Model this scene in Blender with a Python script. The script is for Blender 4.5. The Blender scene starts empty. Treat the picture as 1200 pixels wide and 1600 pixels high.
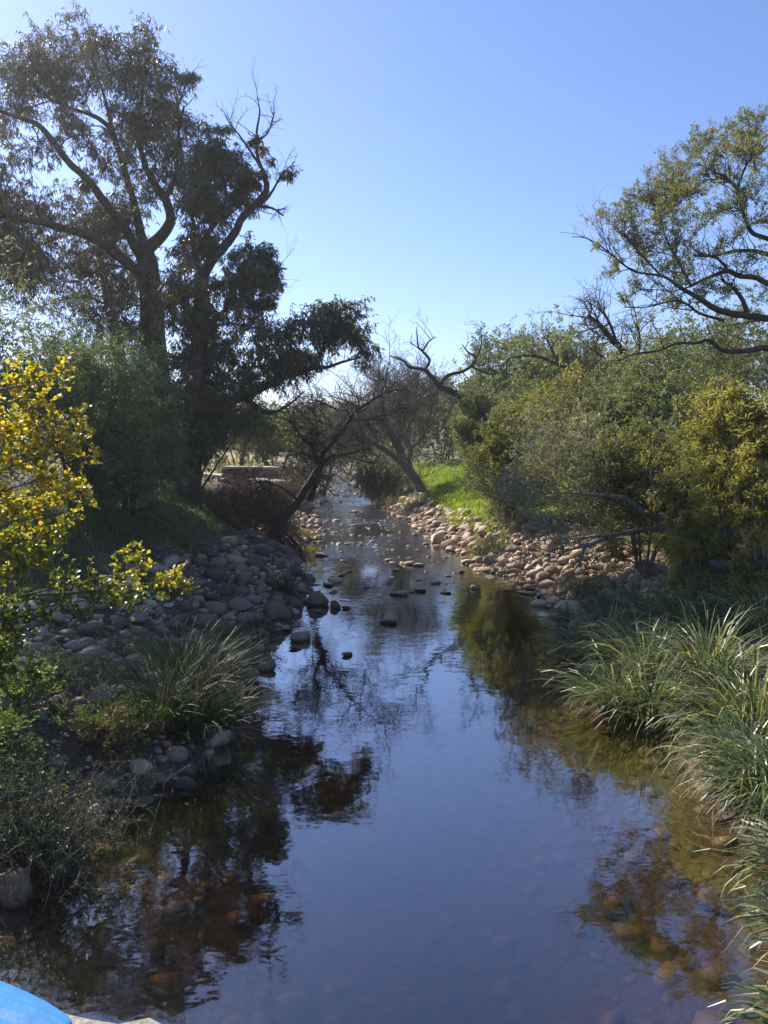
import bpy, math
import numpy as np
from mathutils import Vector, Matrix

# ------------------------------------------------------------------ camera, sky, sun, exposure
sc = bpy.context.scene
PITCH = math.radians(5.24)
CAM = np.array([0.0, 0.0, 4.0])
cam_d = bpy.data.cameras.new("camera")
cam = bpy.data.objects.new("camera", cam_d)
sc.collection.objects.link(cam)
sc.camera = cam
cam.location = CAM
cam.rotation_euler = (math.radians(90) - PITCH, 0, 0)
cam_d.sensor_fit = 'VERTICAL'
cam_d.sensor_height = 32.0
cam_d.lens = 24.0                       # 1200 px focal length on a 1600 px high picture
cam_d.clip_start = 0.05
cam_d.clip_end = 5000

SUN_AZ = math.radians(-47)              # from +Y towards -X: ahead and to the left
SUN_EL = math.radians(37)
world = bpy.data.worlds.new("World")
sc.world = world
world.use_nodes = True
wn = world.node_tree
bg = wn.nodes["Background"]
sky = wn.nodes.new("ShaderNodeTexSky")
sky.sky_type = 'NISHITA'
sky.sun_disc = False
sky.sun_elevation = SUN_EL
sky.sun_rotation = SUN_AZ
sky.altitude = 100
sky.air_density = 1.0
sky.dust_density = 0.35
sky.ozone_density = 6.0
wb = wn.nodes.new("ShaderNodeMix")     # camera white balance of the sky
wb.data_type = 'RGBA'
wb.blend_type = 'MULTIPLY'
wb.inputs[0].default_value = 1.0
wb.inputs[7].default_value = (1.0, 0.915, 1.02, 1)
wn.links.new(sky.outputs[0], wb.inputs[6])
wn.links.new(wb.outputs[2], bg.inputs[0])
bg.inputs[1].default_value = 0.104

sun_l = bpy.data.lights.new("sun", 'SUN')
sun_l.energy = 5.0
sun_l.angle = math.radians(0.53)
sun_l.color = (1.0, 0.91, 0.76)
sun = bpy.data.objects.new("sun", sun_l)
sc.collection.objects.link(sun)
SUN_DIR = Vector((math.sin(SUN_AZ) * math.cos(SUN_EL), math.cos(SUN_AZ) * math.cos(SUN_EL), math.sin(SUN_EL)))
sun.rotation_euler = SUN_DIR.to_track_quat('Z', 'Y').to_euler()
sun.location = (-40, 40, 60)

vs = sc.view_settings
vs.view_transform = 'Standard'
vs.look = 'None'
vs.gamma = 1.0
vs.use_curve_mapping = False
vs.exposure = 1.0

cy = sc.cycles
cy.max_bounces = 8
cy.diffuse_bounces = 4
cy.glossy_bounces = 3
cy.transmission_bounces = 4
cy.transparent_max_bounces = 10
cy.volume_bounces = 0
cy.caustics_reflective = False
cy.caustics_refractive = False
cy.use_denoising = True
cy.sample_clamp_indirect = 6.0

rng = np.random.default_rng(11)
COL = sc.collection

# ------------------------------------------------------------------ helpers
def ray(px, py):
    cp, sp = math.cos(PITCH), math.sin(PITCH)
    u = (px - 600) / 1200.0
    v = (800 - py) / 1200.0
    return np.array([u, cp + v * sp, -sp + v * cp])

def W(px, py, d):                       # the point of that sight line which stands d metres up the valley
    r = ray(px, py)
    return CAM + r * (d / r[1])

def WZ(px, py, z=0.0):                  # the point of that sight line at height z
    r = ray(px, py)
    return CAM + r * ((z - CAM[2]) / r[2])

def project(p):
    q = np.asarray(p) - CAM
    cp, sp = math.cos(PITCH), math.sin(PITCH)
    dep = q[..., 1] * cp - q[..., 2] * sp
    up = q[..., 1] * sp + q[..., 2] * cp
    dd = np.maximum(dep, 1e-3)
    return 600 + 1200 * q[..., 0] / dd, 800 - 1200 * up / dd, dep

def nrm(a):
    return a / np.maximum(np.linalg.norm(a, axis=-1, keepdims=True), 1e-9)

def rand_dir(n):
    return nrm(rng.normal(size=(n, 3)))

def mesh(name, V, faces, mat=None, attrs=None, smooth=True):
    """faces: list of (n,3) / (n,4) index arrays. attrs: {name: (domain, values)}"""
    me = bpy.data.meshes.new(name)
    V = np.asarray(V, dtype=np.float32)
    faces = [np.asarray(f, dtype=np.int32) for f in faces if len(f)]
    me.vertices.add(len(V))
    me.vertices.foreach_set("co", V.ravel())
    idx = np.concatenate([f.ravel() for f in faces])
    cnt = np.concatenate([np.full(len(f), f.shape[1], dtype=np.int32) for f in faces])
    st = np.concatenate([[0], np.cumsum(cnt)[:-1]]).astype(np.int32)
    me.loops.add(len(idx))
    me.loops.foreach_set("vertex_index", idx)
    me.polygons.add(len(cnt))
    me.polygons.foreach_set("loop_start", st)
    me.polygons.foreach_set("loop_total", cnt)
    me.polygons.foreach_set("use_smooth", np.full(len(cnt), bool(smooth)))
    me.update(calc_edges=True)
    for k, (dom, val) in (attrs or {}).items():
        a = me.attributes.new(k, 'FLOAT', dom)
        a.data.foreach_set("value", np.asarray(val, dtype=np.float32))
    if mat:
        me.materials.append(mat)
    return me

def link(name, data, parent=None, loc=None, kind=None):
    o = bpy.data.objects.new(name, data)
    COL.objects.link(o)
    if parent is not None:
        o.parent = parent
    if loc is not None:
        o.location = loc
    if kind:
        o["kind"] = kind
    return o

def thing(name, label, cat, loc, group=None):
    o = bpy.data.objects.new(name, None)
    o.empty_display_size = 0.3
    COL.objects.link(o)
    o.location = [float(v) for v in loc]
    o["label"] = label
    o["category"] = cat
    if group:
        o["group"] = group
    return o

def tag(o, label, cat, group=None):
    o["label"] = label
    o["category"] = cat
    if group:
        o["group"] = group
    return o

def spline(P, K):                       # Catmull-Rom through the given rows, K samples
    P = np.asarray(P, dtype=float)
    if len(P) < 3:
        t = np.linspace(0, 1, K)[:, None]
        return P[0] * (1 - t) + P[-1] * t
    Q = np.vstack([2 * P[0] - P[1], P, 2 * P[-1] - P[-2]])
    seg = len(P) - 1
    u = np.linspace(0, seg - 1e-6, K)
    i = u.astype(int)
    t = (u - i)[:, None]
    p0, p1, p2, p3 = Q[i], Q[i + 1], Q[i + 2], Q[i + 3]
    return 0.5 * (2 * p1 + (p2 - p0) * t + (2 * p0 - 5 * p1 + 4 * p2 - p3) * t ** 2 + (3 * p1 - p0 - 3 * p2 + p3) * t ** 3)

def tube(P, R, S):
    """P (N,K,3), R (N,K) -> verts, quads"""
    P = np.asarray(P, float)
    R = np.asarray(R, float)
    N, K = P.shape[:2]
    T = nrm(np.gradient(P, axis=1))
    m = nrm(P[:, -1] - P[:, 0])
    ref = np.where(np.abs(m[:, 2:3]) < 0.7, np.array([[0., 0., 1.]]), np.array([[1., 0., 0.]]))
    ref = np.broadcast_to(ref[:, None], T.shape)
    U = nrm(np.cross(T, ref))
    Vv = np.cross(T, U)
    a = np.arange(S) / S * 2 * np.pi
    ring = P[:, :, None] + R[:, :, None, None] * (np.cos(a)[None, None, :, None] * U[:, :, None] + np.sin(a)[None, None, :, None] * Vv[:, :, None])
    verts = ring.reshape(-1, 3)
    b = np.arange(N)[:, None, None] * K * S + np.arange(K - 1)[None, :, None] * S
    j = np.arange(S)[None, None]
    j2 = (j + 1) % S
    q = np.stack([b + j, b + j2, b + S + j2, b + S + j], -1).reshape(-1, 4)
    return verts, q

class Bag:                              # collects verts and faces for one mesh
    def __init__(s):
        s.V, s.F, s.n, s.A = [], [], 0, []
    def add(s, V, F, val=None):
        F = np.asarray(F)
        s.V.append(V)
        s.F.append(F + s.n)
        s.n += len(V)
        if val is not None:
            s.A.append(val)
    def mesh(s, name, mat, origin=(0, 0, 0), smooth=True):
        V = np.concatenate(s.V) - np.asarray(origin)
        t = [f for f in s.F if f.shape[1] == 3]
        q = [f for f in s.F if f.shape[1] == 4]
        fs = ([np.concatenate(t)] if t else []) + ([np.concatenate(q)] if q else [])
        at = {"rnd": ('FACE', np.concatenate(s.A))} if s.A else None
        return mesh(name, V, fs, mat, at, smooth)

def along(P, par, t):
    K = P.shape[1]
    u = np.clip(t, 0, 0.9999) * (K - 1)
    i = u.astype(int)
    f = (u - i)[:, None]
    a, b = P[par, i], P[par, i + 1]
    return a * (1 - f) + b * f, nrm(b - a)

def sprout(P, R, n, lo, hi, L, spread, up, K, gn, rmax, droop=0.0):
    """n child polylines for each parent polyline; L (N,) lengths"""
    N = len(P)
    par = np.repeat(np.arange(N), n)
    M = len(par)
    t = rng.uniform(lo, hi, M)
    pos, tan = along(P, par, t)
    d = nrm(tan * (1 - spread) + rand_dir(M) * spread + np.array([0, 0, up]))
    ln = np.asarray(L)[par] * rng.uniform(0.55, 1.2, M)
    kink = np.cumsum(rng.normal(size=(M, K, 3)) * gn, axis=1)
    kink[:, 0] = 0
    D = d[:, None] + kink
    D[..., 2] -= droop * np.linspace(0, 1, K)[None]
    D = nrm(D)
    st = D * (ln / (K - 1))[:, None, None]
    st[:, 0] = 0
    C = pos[:, None] + np.cumsum(st, axis=1)
    Kp = P.shape[1]
    rp = R[par, np.minimum((t * (Kp - 1)).astype(int), Kp - 1)]
    r0 = np.minimum(rp * 0.65, rmax)
    CR = r0[:, None] * np.linspace(1, 0.3, K)[None]
    return C, CR, ln, par

def leaf_faces(pos, d, L, Wd, fold=0.25, vals=None):
    """one folded rhombus leaf for each position"""
    M = len(pos)
    s = nrm(np.cross(d, rand_dir(M)))
    nr = np.cross(s, d)
    L = np.asarray(L)[:, None]
    Wd = np.asarray(Wd)[:, None]
    mid = pos + d * L * 0.45
    V = np.stack([pos, mid + s * Wd * 0.5 + nr * Wd * fold, pos + d * L - nr * L * 0.12, mid - s * Wd * 0.5 + nr * Wd * fold], 1).reshape(-1, 3)
    b = np.arange(M)[:, None] * 4
    F = np.concatenate([b + np.array([[0, 2, 1]]), b + np.array([[0, 3, 2]])], 1).reshape(-1, 3)
    return V, F, np.repeat(vals if vals is not None else rng.random(M), 2)

def leaves_on(bag, P, n, lo, hi, L, Wd, spread=0.8, droop=0.0, tone=None):
    N = len(P)
    par = np.repeat(np.arange(N), n)
    M = len(par)
    pos, tan = along(P, par, rng.uniform(lo, hi, M))
    d = nrm(tan * (1 - spread) + rand_dir(M) * spread + np.array([0, 0, -droop]))
    pos = pos + rand_dir(M) * L * 0.25
    v = rng.random(M) * 0.55 + (0.45 * (tone[par] if tone is not None else rng.random(M)))
    V, F, A = leaf_faces(pos, d, L * rng.uniform(0.6, 1.25, M), Wd * rng.uniform(0.7, 1.3, M), 0.25, v)
    bag.add(V, F, A)

# ------------------------------------------------------------------ materials
def new_mat(name):
    m = bpy.data.materials.new(name)
    m.use_nodes = True
    nt = m.node_tree
    for n in list(nt.nodes):
        nt.nodes.remove(n)
    out = nt.nodes.new("ShaderNodeOutputMaterial")
    return m, nt, out

def nd(nt, typ, **kw):
    n = nt.nodes.new(typ)
    for k, v in kw.items():
        if k.startswith("i_"):
            n.inputs[k[2:]].default_value = v
        else:
            setattr(n, k, v)
    return n

def ramp(nt, cols, src):
    r = nt.nodes.new("ShaderNodeValToRGB")
    e = r.color_ramp.elements
    while len(e) < len(cols):
        e.new(0.5)
    for i, (p, c) in enumerate(cols):
        e[i].position = p
        e[i].color = (*c, 1)
    nt.links.new(src, r.inputs[0])
    return r.outputs[0]

def leaf_mat(name, cols, trans=0.45, tcol=(1.5, 1.4, 0.7), rough=0.5, src='attr', spec=0.4):
    m, nt, out = new_mat(name)
    if src == 'attr':
        a = nd(nt, "ShaderNodeAttribute", attribute_name="rnd").outputs["Fac"]
    else:
        a = nd(nt, "ShaderNodeObjectInfo").outputs["Random"]
    c = ramp(nt, cols, a)
    p = nd(nt, "ShaderNodeBsdfPrincipled")
    p.inputs["Roughness"].default_value = rough
    p.inputs["Specular IOR Level"].default_value = spec
    nt.links.new(c, p.inputs["Base Color"])
    t = nd(nt, "ShaderNodeBsdfTranslucent")
    mx = nd(nt, "ShaderNodeMix", data_type='RGBA', blend_type='MULTIPLY')
    mx.inputs[0].default_value = 1
    mx.inputs[7].default_value = (*tcol, 1)
    nt.links.new(c, mx.inputs[6])
    nt.links.new(mx.outputs[2], t.inputs[0])
    s = nd(nt, "ShaderNodeMixShader")
    s.inputs[0].default_value = trans
    nt.links.new(p.outputs[0], s.inputs[1])
    nt.links.new(t.outputs[0], s.inputs[2])
    nt.links.new(s.outputs[0], out.inputs[0])
    return m

def bark_mat(name, a, b, scale=6.0, bump=0.6):
    m, nt, out = new_mat(name)
    tc = nd(nt, "ShaderNodeTexCoord")
    mp = nd(nt, "ShaderNodeMapping")
    mp.inputs["Scale"].default_value = (scale * 3, scale * 3, scale * 0.7)
    nt.links.new(tc.outputs["Object"], mp.inputs[0])
    n = nd(nt, "ShaderNodeTexNoise")
    n.inputs["Scale"].default_value = 1.0
    n.inputs["Detail"].default_value = 6
    n.inputs["Roughness"].default_value = 0.65
    nt.links.new(mp.outputs[0], n.inputs["Vector"])
    c = ramp(nt, [(0.35, a), (0.65, b)], n.outputs[0])
    p = nd(nt, "ShaderNodeBsdfPrincipled")
    p.inputs["Roughness"].default_value = 0.9
    p.inputs["Specular IOR Level"].default_value = 0.25
    nt.links.new(c, p.inputs["Base Color"])
    bp = nd(nt, "ShaderNodeBump")
    bp.inputs["Strength"].default_value = bump
    bp.inputs["Distance"].default_value = 0.05
    nt.links.new(n.outputs[0], bp.inputs["Height"])
    nt.links.new(bp.outputs[0], p.inputs["Normal"])
    nt.links.new(p.outputs[0], out.inputs[0])
    return m

def stone_mat(name, cols, src='obj', rough=0.75, wet=False):
    m, nt, out = new_mat(name)
    if src == 'attr':
        a = nd(nt, "ShaderNodeAttribute", attribute_name="rnd").outputs["Fac"]
    else:
        a = nd(nt, "ShaderNodeObjectInfo").outputs["Random"]
    geo = nd(nt, "ShaderNodeNewGeometry")
    n1 = nd(nt, "ShaderNodeTexNoise")
    n1.inputs["Scale"].default_value = 4.0
    n1.inputs["Detail"].default_value = 8
    n1.inputs["Roughness"].default_value = 0.7
    nt.links.new(geo.outputs["Position"], n1.inputs["Vector"])
    n2 = nd(nt, "ShaderNodeTexNoise")
    n2.inputs["Scale"].default_value = 28.0
    n2.inputs["Detail"].default_value = 6
    nt.links.new(geo.outputs["Position"], n2.inputs["Vector"])
    ad = nd(nt, "ShaderNodeMath", operation='MULTIPLY_ADD')
    ad.inputs[1].default_value = 0.7
    ad.inputs[2].default_value = -0.35
    nt.links.new(n1.outputs[0], ad.inputs[0])
    sm = nd(nt, "ShaderNodeMath", operation='ADD')
    nt.links.new(a, sm.inputs[0])
    nt.links.new(ad.outputs[0], sm.inputs[1])
    c = ramp(nt, cols, sm.outputs[0])
    sp = ramp(nt, [(0.3, (0.6, 0.58, 0.55)), (0.55, (1, 1, 1)), (0.75, (1.15, 1.12, 1.08))], n2.outputs[0])
    mx = nd(nt, "ShaderNodeMix", data_type='RGBA', blend_type='MULTIPLY')
    mx.inputs[0].default_value = 0.8
    nt.links.new(c, mx.inputs[6])
    nt.links.new(sp, mx.inputs[7])
    # the wet and algae-brown band a stone wears at and under the water line
    sx = nd(nt, "ShaderNodeSeparateXYZ")
    nt.links.new(geo.outputs["Position"], sx.inputs[0])
    mr = nd(nt, "ShaderNodeMapRange")
    mr.inputs[1].default_value = 0.02
    mr.inputs[2].default_value = 0.09
    nt.links.new(sx.outputs[2], mr.inputs[0])
    wt = nd(nt, "ShaderNodeMix", data_type='RGBA', blend_type='MULTIPLY')
    wt.inputs[0].default_value = 1
    nt.links.new(mx.outputs[2], wt.inputs[6])
    wc = ramp(nt, [(0, (0.36, 0.31, 0.17)), (1, (1, 1, 1))], mr.outputs[0])
    nt.links.new(wc, wt.inputs[7])
    p = nd(nt, "ShaderNodeBsdfPrincipled")
    nt.links.new(wt.outputs[2], p.inputs["Base Color"])
    rr = nd(nt, "ShaderNodeMapRange")
    rr.inputs[1].default_value = 0.02
    rr.inputs[2].default_value = 0.09
    rr.inputs[3].default_value = 0.6
    rr.inputs[4].default_value = rough
    nt.links.new(sx.outputs[2], rr.inputs[0])
    nt.links.new(rr.outputs[0], p.inputs["Roughness"])
    bp = nd(nt, "ShaderNodeBump")
    bp.inputs["Strength"].default_value = 0.5
    bp.inputs["Distance"].default_value = 0.03
    nt.links.new(n1.outputs[0], bp.inputs["Height"])
    b2 = nd(nt, "ShaderNodeBump")
    b2.inputs["Strength"].default_value = 0.35
    b2.inputs["Distance"].default_value = 0.006
    nt.links.new(n2.outputs[0], b2.inputs["Height"])
    nt.links.new(bp.outputs[0], b2.inputs["Normal"])
    nt.links.new(b2.outputs[0], p.inputs["Normal"])
    nt.links.new(p.outputs[0], out.inputs[0])
    return m

M = {}
M['gum'] = leaf_mat("gum_leaf", [(0, (.042, .048, .03)), (.55, (.085, .088, .052)), (.9, (.15, .135, .07)), (1, (.26, .19, .09))], 0.28, spec=0.6, rough=0.38)
M['olive'] = leaf_mat("olive_leaf", [(0, (0.084, 0.121, 0.065)), (.6, (0.186, 0.223, 0.111)), (1, (0.317, 0.317, 0.158))], 0.4)
M['dark'] = leaf_mat("dark_shrub_leaf", [(0, (0.063, 0.109, 0.063)), (.6, (0.128, 0.182, 0.092)), (1, (0.238, 0.274, 0.136))], 0.4)
M['wattle'] = leaf_mat("wattle_leaf", [(0, (.085, .11, .05)), (.5, (.175, .195, .08)), (.85, (.29, .27, .09)), (1, (.38, .29, .11))], 0.45)
M['yellow'] = leaf_mat("yellow_green_leaf", [(0, (.13, .15, .045)), (.5, (.27, .27, .08)), (1, (.42, .37, .13))], 0.52)
M['grey'] = leaf_mat("grey_leaf", [(0, (0.155, 0.174, 0.127)), (.6, (0.271, 0.282, 0.194)), (1, (0.427, 0.408, 0.271))], 0.35)
M['far'] = leaf_mat("far_leaf", [(0, (0.111, 0.131, 0.084)), (.6, (0.186, 0.205, 0.131)), (1, (0.279, 0.279, 0.166))], 0.35)
M['dry'] = leaf_mat("dry_leaf", [(0, (.10, .06, .04)), (.6, (.2, .13, .08)), (1, (.32, .22, .13))], 0.35, (1.2, 1, .7))
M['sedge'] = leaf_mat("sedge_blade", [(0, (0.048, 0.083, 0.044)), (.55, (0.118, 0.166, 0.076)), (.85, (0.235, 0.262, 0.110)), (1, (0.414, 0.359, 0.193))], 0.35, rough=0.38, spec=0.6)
M['sedge_shaded'] = leaf_mat("shaded_sedge_blade", [(0, (.022, .04, .022)), (.6, (.045, .068, .03)), (1, (.10, .11, .05))], 0.25, rough=0.55, spec=0.35)  # sedge colours darkened: shade of the left bank put into the blades
M['deep'] = leaf_mat("shaded_bush_leaf", [(0, (.028, .048, .028)), (.6, (.055, .08, .042)), (1, (.11, .12, .06))], 0.3)  # leaf darkened in colour to stand in for shade on the trailing bushes
M['sedge_dead'] = leaf_mat("dead_sedge_blade", [(0, (.11, .085, .06)), (1, (.27, .22, .16))], 0.3, (1.2, 1.1, .8))
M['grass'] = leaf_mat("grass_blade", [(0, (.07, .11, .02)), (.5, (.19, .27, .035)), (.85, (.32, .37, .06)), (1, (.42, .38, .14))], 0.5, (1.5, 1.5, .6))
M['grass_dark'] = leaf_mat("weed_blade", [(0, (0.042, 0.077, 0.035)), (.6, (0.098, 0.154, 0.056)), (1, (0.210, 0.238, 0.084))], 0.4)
M['herb'] = leaf_mat("herb_leaf", [(0, (.05, .09, .03)), (.6, (.10, .16, .045)), (1, (.24, .26, .07))], 0.45)
M['strawgrass'] = leaf_mat("straw_grass_blade", [(0, (.2, .2, .07)), (1, (.42, .38, .18))], 0.4)
AUT = [(0, (.08, .13, .025)), (.28, (.18, .22, .03)), (.5, (.46, .41, .04)), (.8, (.56, .42, .035)), (1, (.5, .22, .03))]
M['autumn'] = leaf_mat("autumn_leaf", AUT, 0.55, (1.25, 1.2, .7), src='obj', spec=0.6, rough=0.38)
M['autumn_mass'] = leaf_mat("autumn_leaf_mass", AUT, 0.55, (1.25, 1.2, .7), spec=0.6, rough=0.38)
M['bark'] = bark_mat("gum_bark", (.035, .028, .024), (.10, .08, .068))
M['bark_dark'] = bark_mat("dark_bark", (.03, .026, .022), (.09, .075, .06))
M['bark_grey'] = bark_mat("grey_bark", (.10, .085, .07), (.24, .21, .18))
M['bark_far'] = bark_mat("far_bark", (.06, .05, .042), (.16, .14, .12))
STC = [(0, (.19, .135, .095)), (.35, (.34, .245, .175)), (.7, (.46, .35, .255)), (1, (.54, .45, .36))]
STL = [(0, (.07, .048, .032)), (.4, (.145, .104, .07)), (.8, (.23, .17, .12)), (1, (.35, .28, .21))]  # darker copy of the river stone, left bank's shade mixed into its colour
M['stone'] = stone_mat("river_stone", STC, 'obj')
M['stone_mass'] = stone_mat("river_stone_mass", STC, 'attr')
M['stone_l'] = stone_mat("shaded_river_stone", STL, 'obj')
M['wallstone'] = stone_mat("wall_stone", [(0, (.13, .10, .08)), (.6, (.22, .18, .145)), (1, (.32, .27, .22))], 'obj')
M['coping'] = stone_mat("coping_stone", [(0, (.38, .34, .29)), (1, (.5, .46, .40))], 'obj')

# ------------------------------------------------------------------ stream outline and terrain
LEFT_PX = [(-170, 1600), (-60, 1480), (0, 1400), (60, 1345), (130, 1290), (190, 1240), (290, 1222), (345, 1175), (378, 1095), (400, 1040), (432, 1000), (470, 962), (482, 915), (463, 893), (466, 868), (490, 858), (503, 830), (492, 800), (486, 788), (506, 770), (516, 752), (522, 741)]
RIGHT_PX = [(1290, 1600), (1270, 1500), (1240, 1400), (1155, 1305), (1085, 1235), (1055, 1150), (960, 1110), (908, 1000), (872, 965), (830, 922), (792, 905), (752, 889), (702, 856), (652, 822), (602, 790), (572, 775), (556, 760), (542, 741)]
def edge(lst):
    P = np.array([WZ(*p)[:2] for p in lst])
    y = np.concatenate([[-30, 0], P[:, 1], [120, 135, 160, 900]])
    x0, x1 = P[0, 0], P[-1, 0]
    x = np.concatenate([[x0, x0], P[:, 0], [x1 - 4, x1 - 14, x1 - 40, x1 - 400]])
    o = np.argsort(y)
    return y[o], x[o]
LY, LX = edge(LEFT_PX)
RY, RX = edge(RIGHT_PX)
def xl(y): return np.interp(y, LY, LX)
def xr(y): return np.interp(y, RY, RX)

LPROF = [(6, [(0, 0), (.5, .25), (2, .75), (4, 1.3), (8, 2.3), (20, 3.2)]),
         (12, [(0, 0), (1, .3), (2.5, .75), (4, 1.35), (6, 2.2), (10, 2.9), (20, 3.2)]),
         (19, [(0, 0), (.5, .3), (1.5, .65), (2.5, 1.05), (3.6, 1.9), (5, 2.45), (8, 2.9), (20, 3.1)]),
         (24, [(0, 0), (.25, .5), (.8, .8), (2, 1.2), (3.5, 2.0), (5, 2.4), (10, 2.8), (20, 3.0)]),
         (30, [(0, 0), (1, .35), (2, .8), (2.6, 1.2), (3.4, 2.35), (10, 2.5), (30, 2.8)]),
         (45, [(0, 0), (1, .3), (2.5, .8), (4, 1.6), (6, 2.3), (20, 2.5), (60, 3)]),
         (110, [(0, 0), (2, .5), (6, 1.6), (20, 2.6), (60, 3)])]
RPROF = [(7, [(0, 0), (.4, .25), (2, .9), (5, 1.7), (15, 2.8)]),
         (12, [(0, 0), (.5, .25), (3, .9), (6, 1.7), (12, 2.6), (30, 3)]),
         (18, [(0, 0), (1, .16), (3, .6), (6, 1.4), (10, 2.2), (20, 3)]),
         (24, [(0, 0), (1, .25), (2.5, .7), (4, 1.3), (8, 2.3), (20, 3)]),
         (32, [(0, 0), (.8, .5), (1.5, 1.0), (3, 1.5), (6, 2.2), (20, 3)]),
         (48, [(0, 0), (1.2, .5), (2.4, 1.1), (5, 1.9), (9, 2.5), (25, 3)]),
         (110, [(0, 0), (2, .5), (6, 1.6), (20, 2.6), (60, 3)])]
def prof(s, y, T):
    ys = np.array([t[0] for t in T], float)
    Z = np.stack([np.interp(s, *zip(*t[1])) for t in T])
    u = np.interp(y, ys, np.arange(len(ys)))
    i = np.minimum(u.astype(int), len(ys) - 2)
    f = u - i
    n = np.arange(len(s))
    return Z[i, n] * (1 - f) + Z[i + 1, n] * f

def bumps(x, y):
    return (0.05 * np.sin(2.1 * x + 1.3 * y) * np.sin(1.7 * y - .6 * x + 1) + 0.035 * np.sin(4.7 * x - 2.2 * y + 2) * np.sin(3.9 * y + 1.1 * x)
            + 0.10 * np.sin(.53 * x + .2) * np.sin(.47 * y + 1.2))

def ground_z(x, y):
    x = np.atleast_1d(np.asarray(x, float)).ravel()
    y = np.atleast_1d(np.asarray(y, float)).ravel()
    a, b = xl(y), xr(y)
    sl, sr = a - x, x - b
    z = np.zeros_like(x)
    L, R = sl > 0, sr > 0
    if L.any(): z[L] = prof(sl[L], y[L], LPROF)
    if R.any(): z[R] = prof(sr[R], y[R], RPROF)
    C = ~(L | R)
    e = np.minimum(-sl, -sr)
    deep = np.interp(y, [0, 10, 16, 22, 35, 60], [1.1, 1.05, .75, .28, .2, .14])
    z[C] = -np.minimum(deep[C], 0.02 + 0.38 * e[C])
    amp = np.where(C, 0.35, np.clip(np.maximum(sl, sr) / 1.5, 0, 1))
    return z + bumps(x, y) * amp

def gz(x, y): return float(ground_z(x, y)[0])

xs = np.unique(np.concatenate([np.arange(-14, 14.01, .25), -14 - np.cumsum(np.geomspace(.4, 60, 26)), 14 + np.cumsum(np.geomspace(.4, 60, 26))]))
ys = np.unique(np.concatenate([np.arange(-6, 32, .25), np.arange(32, 64, .5), np.arange(64, 130, 1.5), 130 + np.cumsum(np.geomspace(2, 120, 24)), [-10, -20, -40]]))
GX, GY = np.meshgrid(xs, ys)
gx, gy = GX.ravel(), GY.ravel()
gzv = ground_z(gx, gy)
ni, nj = len(ys), len(xs)
I = np.arange(ni - 1)[:, None] * nj + np.arange(nj - 1)[None]
GF = np.stack([I, I + 1, I + nj + 1, I + nj], -1).reshape(-1, 4)
sl_, sr_ = xl(gy) - gx, gx - xr(gy)
def sm(a, b, v): return np.clip((v - a) / (b - a), 0, 1)
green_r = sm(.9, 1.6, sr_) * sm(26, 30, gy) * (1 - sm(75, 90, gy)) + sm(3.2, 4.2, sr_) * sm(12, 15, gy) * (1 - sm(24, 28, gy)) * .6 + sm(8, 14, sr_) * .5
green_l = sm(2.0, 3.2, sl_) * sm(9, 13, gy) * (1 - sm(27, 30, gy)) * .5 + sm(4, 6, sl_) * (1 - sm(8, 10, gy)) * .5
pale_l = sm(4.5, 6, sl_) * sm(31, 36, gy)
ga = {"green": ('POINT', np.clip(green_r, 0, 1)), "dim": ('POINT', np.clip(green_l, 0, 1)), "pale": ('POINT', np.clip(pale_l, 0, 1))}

m, nt, out = new_mat("ground_soil")
geo = nd(nt, "ShaderNodeNewGeometry")
n1 = nd(nt, "ShaderNodeTexNoise"); n1.inputs["Scale"].default_value = 1.2; n1.inputs["Detail"].default_value = 9; n1.inputs["Roughness"].default_value = .7
n2 = nd(nt, "ShaderNodeTexNoise"); n2.inputs["Scale"].default_value = 14; n2.inputs["Detail"].default_value = 8; n2.inputs["Roughness"].default_value = .7
nt.links.new(geo.outputs["Position"], n1.inputs["Vector"]); nt.links.new(geo.outputs["Position"], n2.inputs["Vector"])
soil = ramp(nt, [(.3, (.055, .04, .03)), (.5, (.12, .088, .065)), (.7, (.21, .16, .12))], n2.outputs[0])
cur = soil
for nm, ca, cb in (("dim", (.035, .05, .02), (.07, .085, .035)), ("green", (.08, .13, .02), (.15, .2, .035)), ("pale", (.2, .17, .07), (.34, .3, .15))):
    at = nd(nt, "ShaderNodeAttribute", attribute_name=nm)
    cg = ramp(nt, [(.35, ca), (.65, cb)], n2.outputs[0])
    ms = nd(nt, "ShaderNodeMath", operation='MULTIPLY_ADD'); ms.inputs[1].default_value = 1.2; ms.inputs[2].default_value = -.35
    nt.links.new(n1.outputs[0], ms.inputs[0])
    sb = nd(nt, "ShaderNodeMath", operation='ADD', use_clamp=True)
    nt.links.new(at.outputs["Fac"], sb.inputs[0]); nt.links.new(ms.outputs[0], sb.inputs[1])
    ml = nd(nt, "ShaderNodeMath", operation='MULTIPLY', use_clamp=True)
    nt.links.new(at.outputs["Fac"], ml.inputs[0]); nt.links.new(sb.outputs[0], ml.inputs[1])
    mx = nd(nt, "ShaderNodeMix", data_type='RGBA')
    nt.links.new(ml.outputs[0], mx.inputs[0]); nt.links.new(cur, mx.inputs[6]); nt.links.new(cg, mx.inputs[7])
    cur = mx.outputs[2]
p = nd(nt, "ShaderNodeBsdfPrincipled"); p.inputs["Roughness"].default_value = .95; p.inputs["Specular IOR Level"].default_value = .2
nt.links.new(cur, p.inputs["Base Color"])
bp = nd(nt, "ShaderNodeBump"); bp.inputs["Strength"].default_value = .8; bp.inputs["Distance"].default_value = .08
nt.links.new(n2.outputs[0], bp.inputs["Height"]); nt.links.new(bp.outputs[0], p.inputs["Normal"])
nt.links.new(p.outputs[0], out.inputs[0])
ground = link("ground", mesh("ground", np.stack([gx, gy, gzv], -1), [GF], m, ga), kind="structure")

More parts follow.
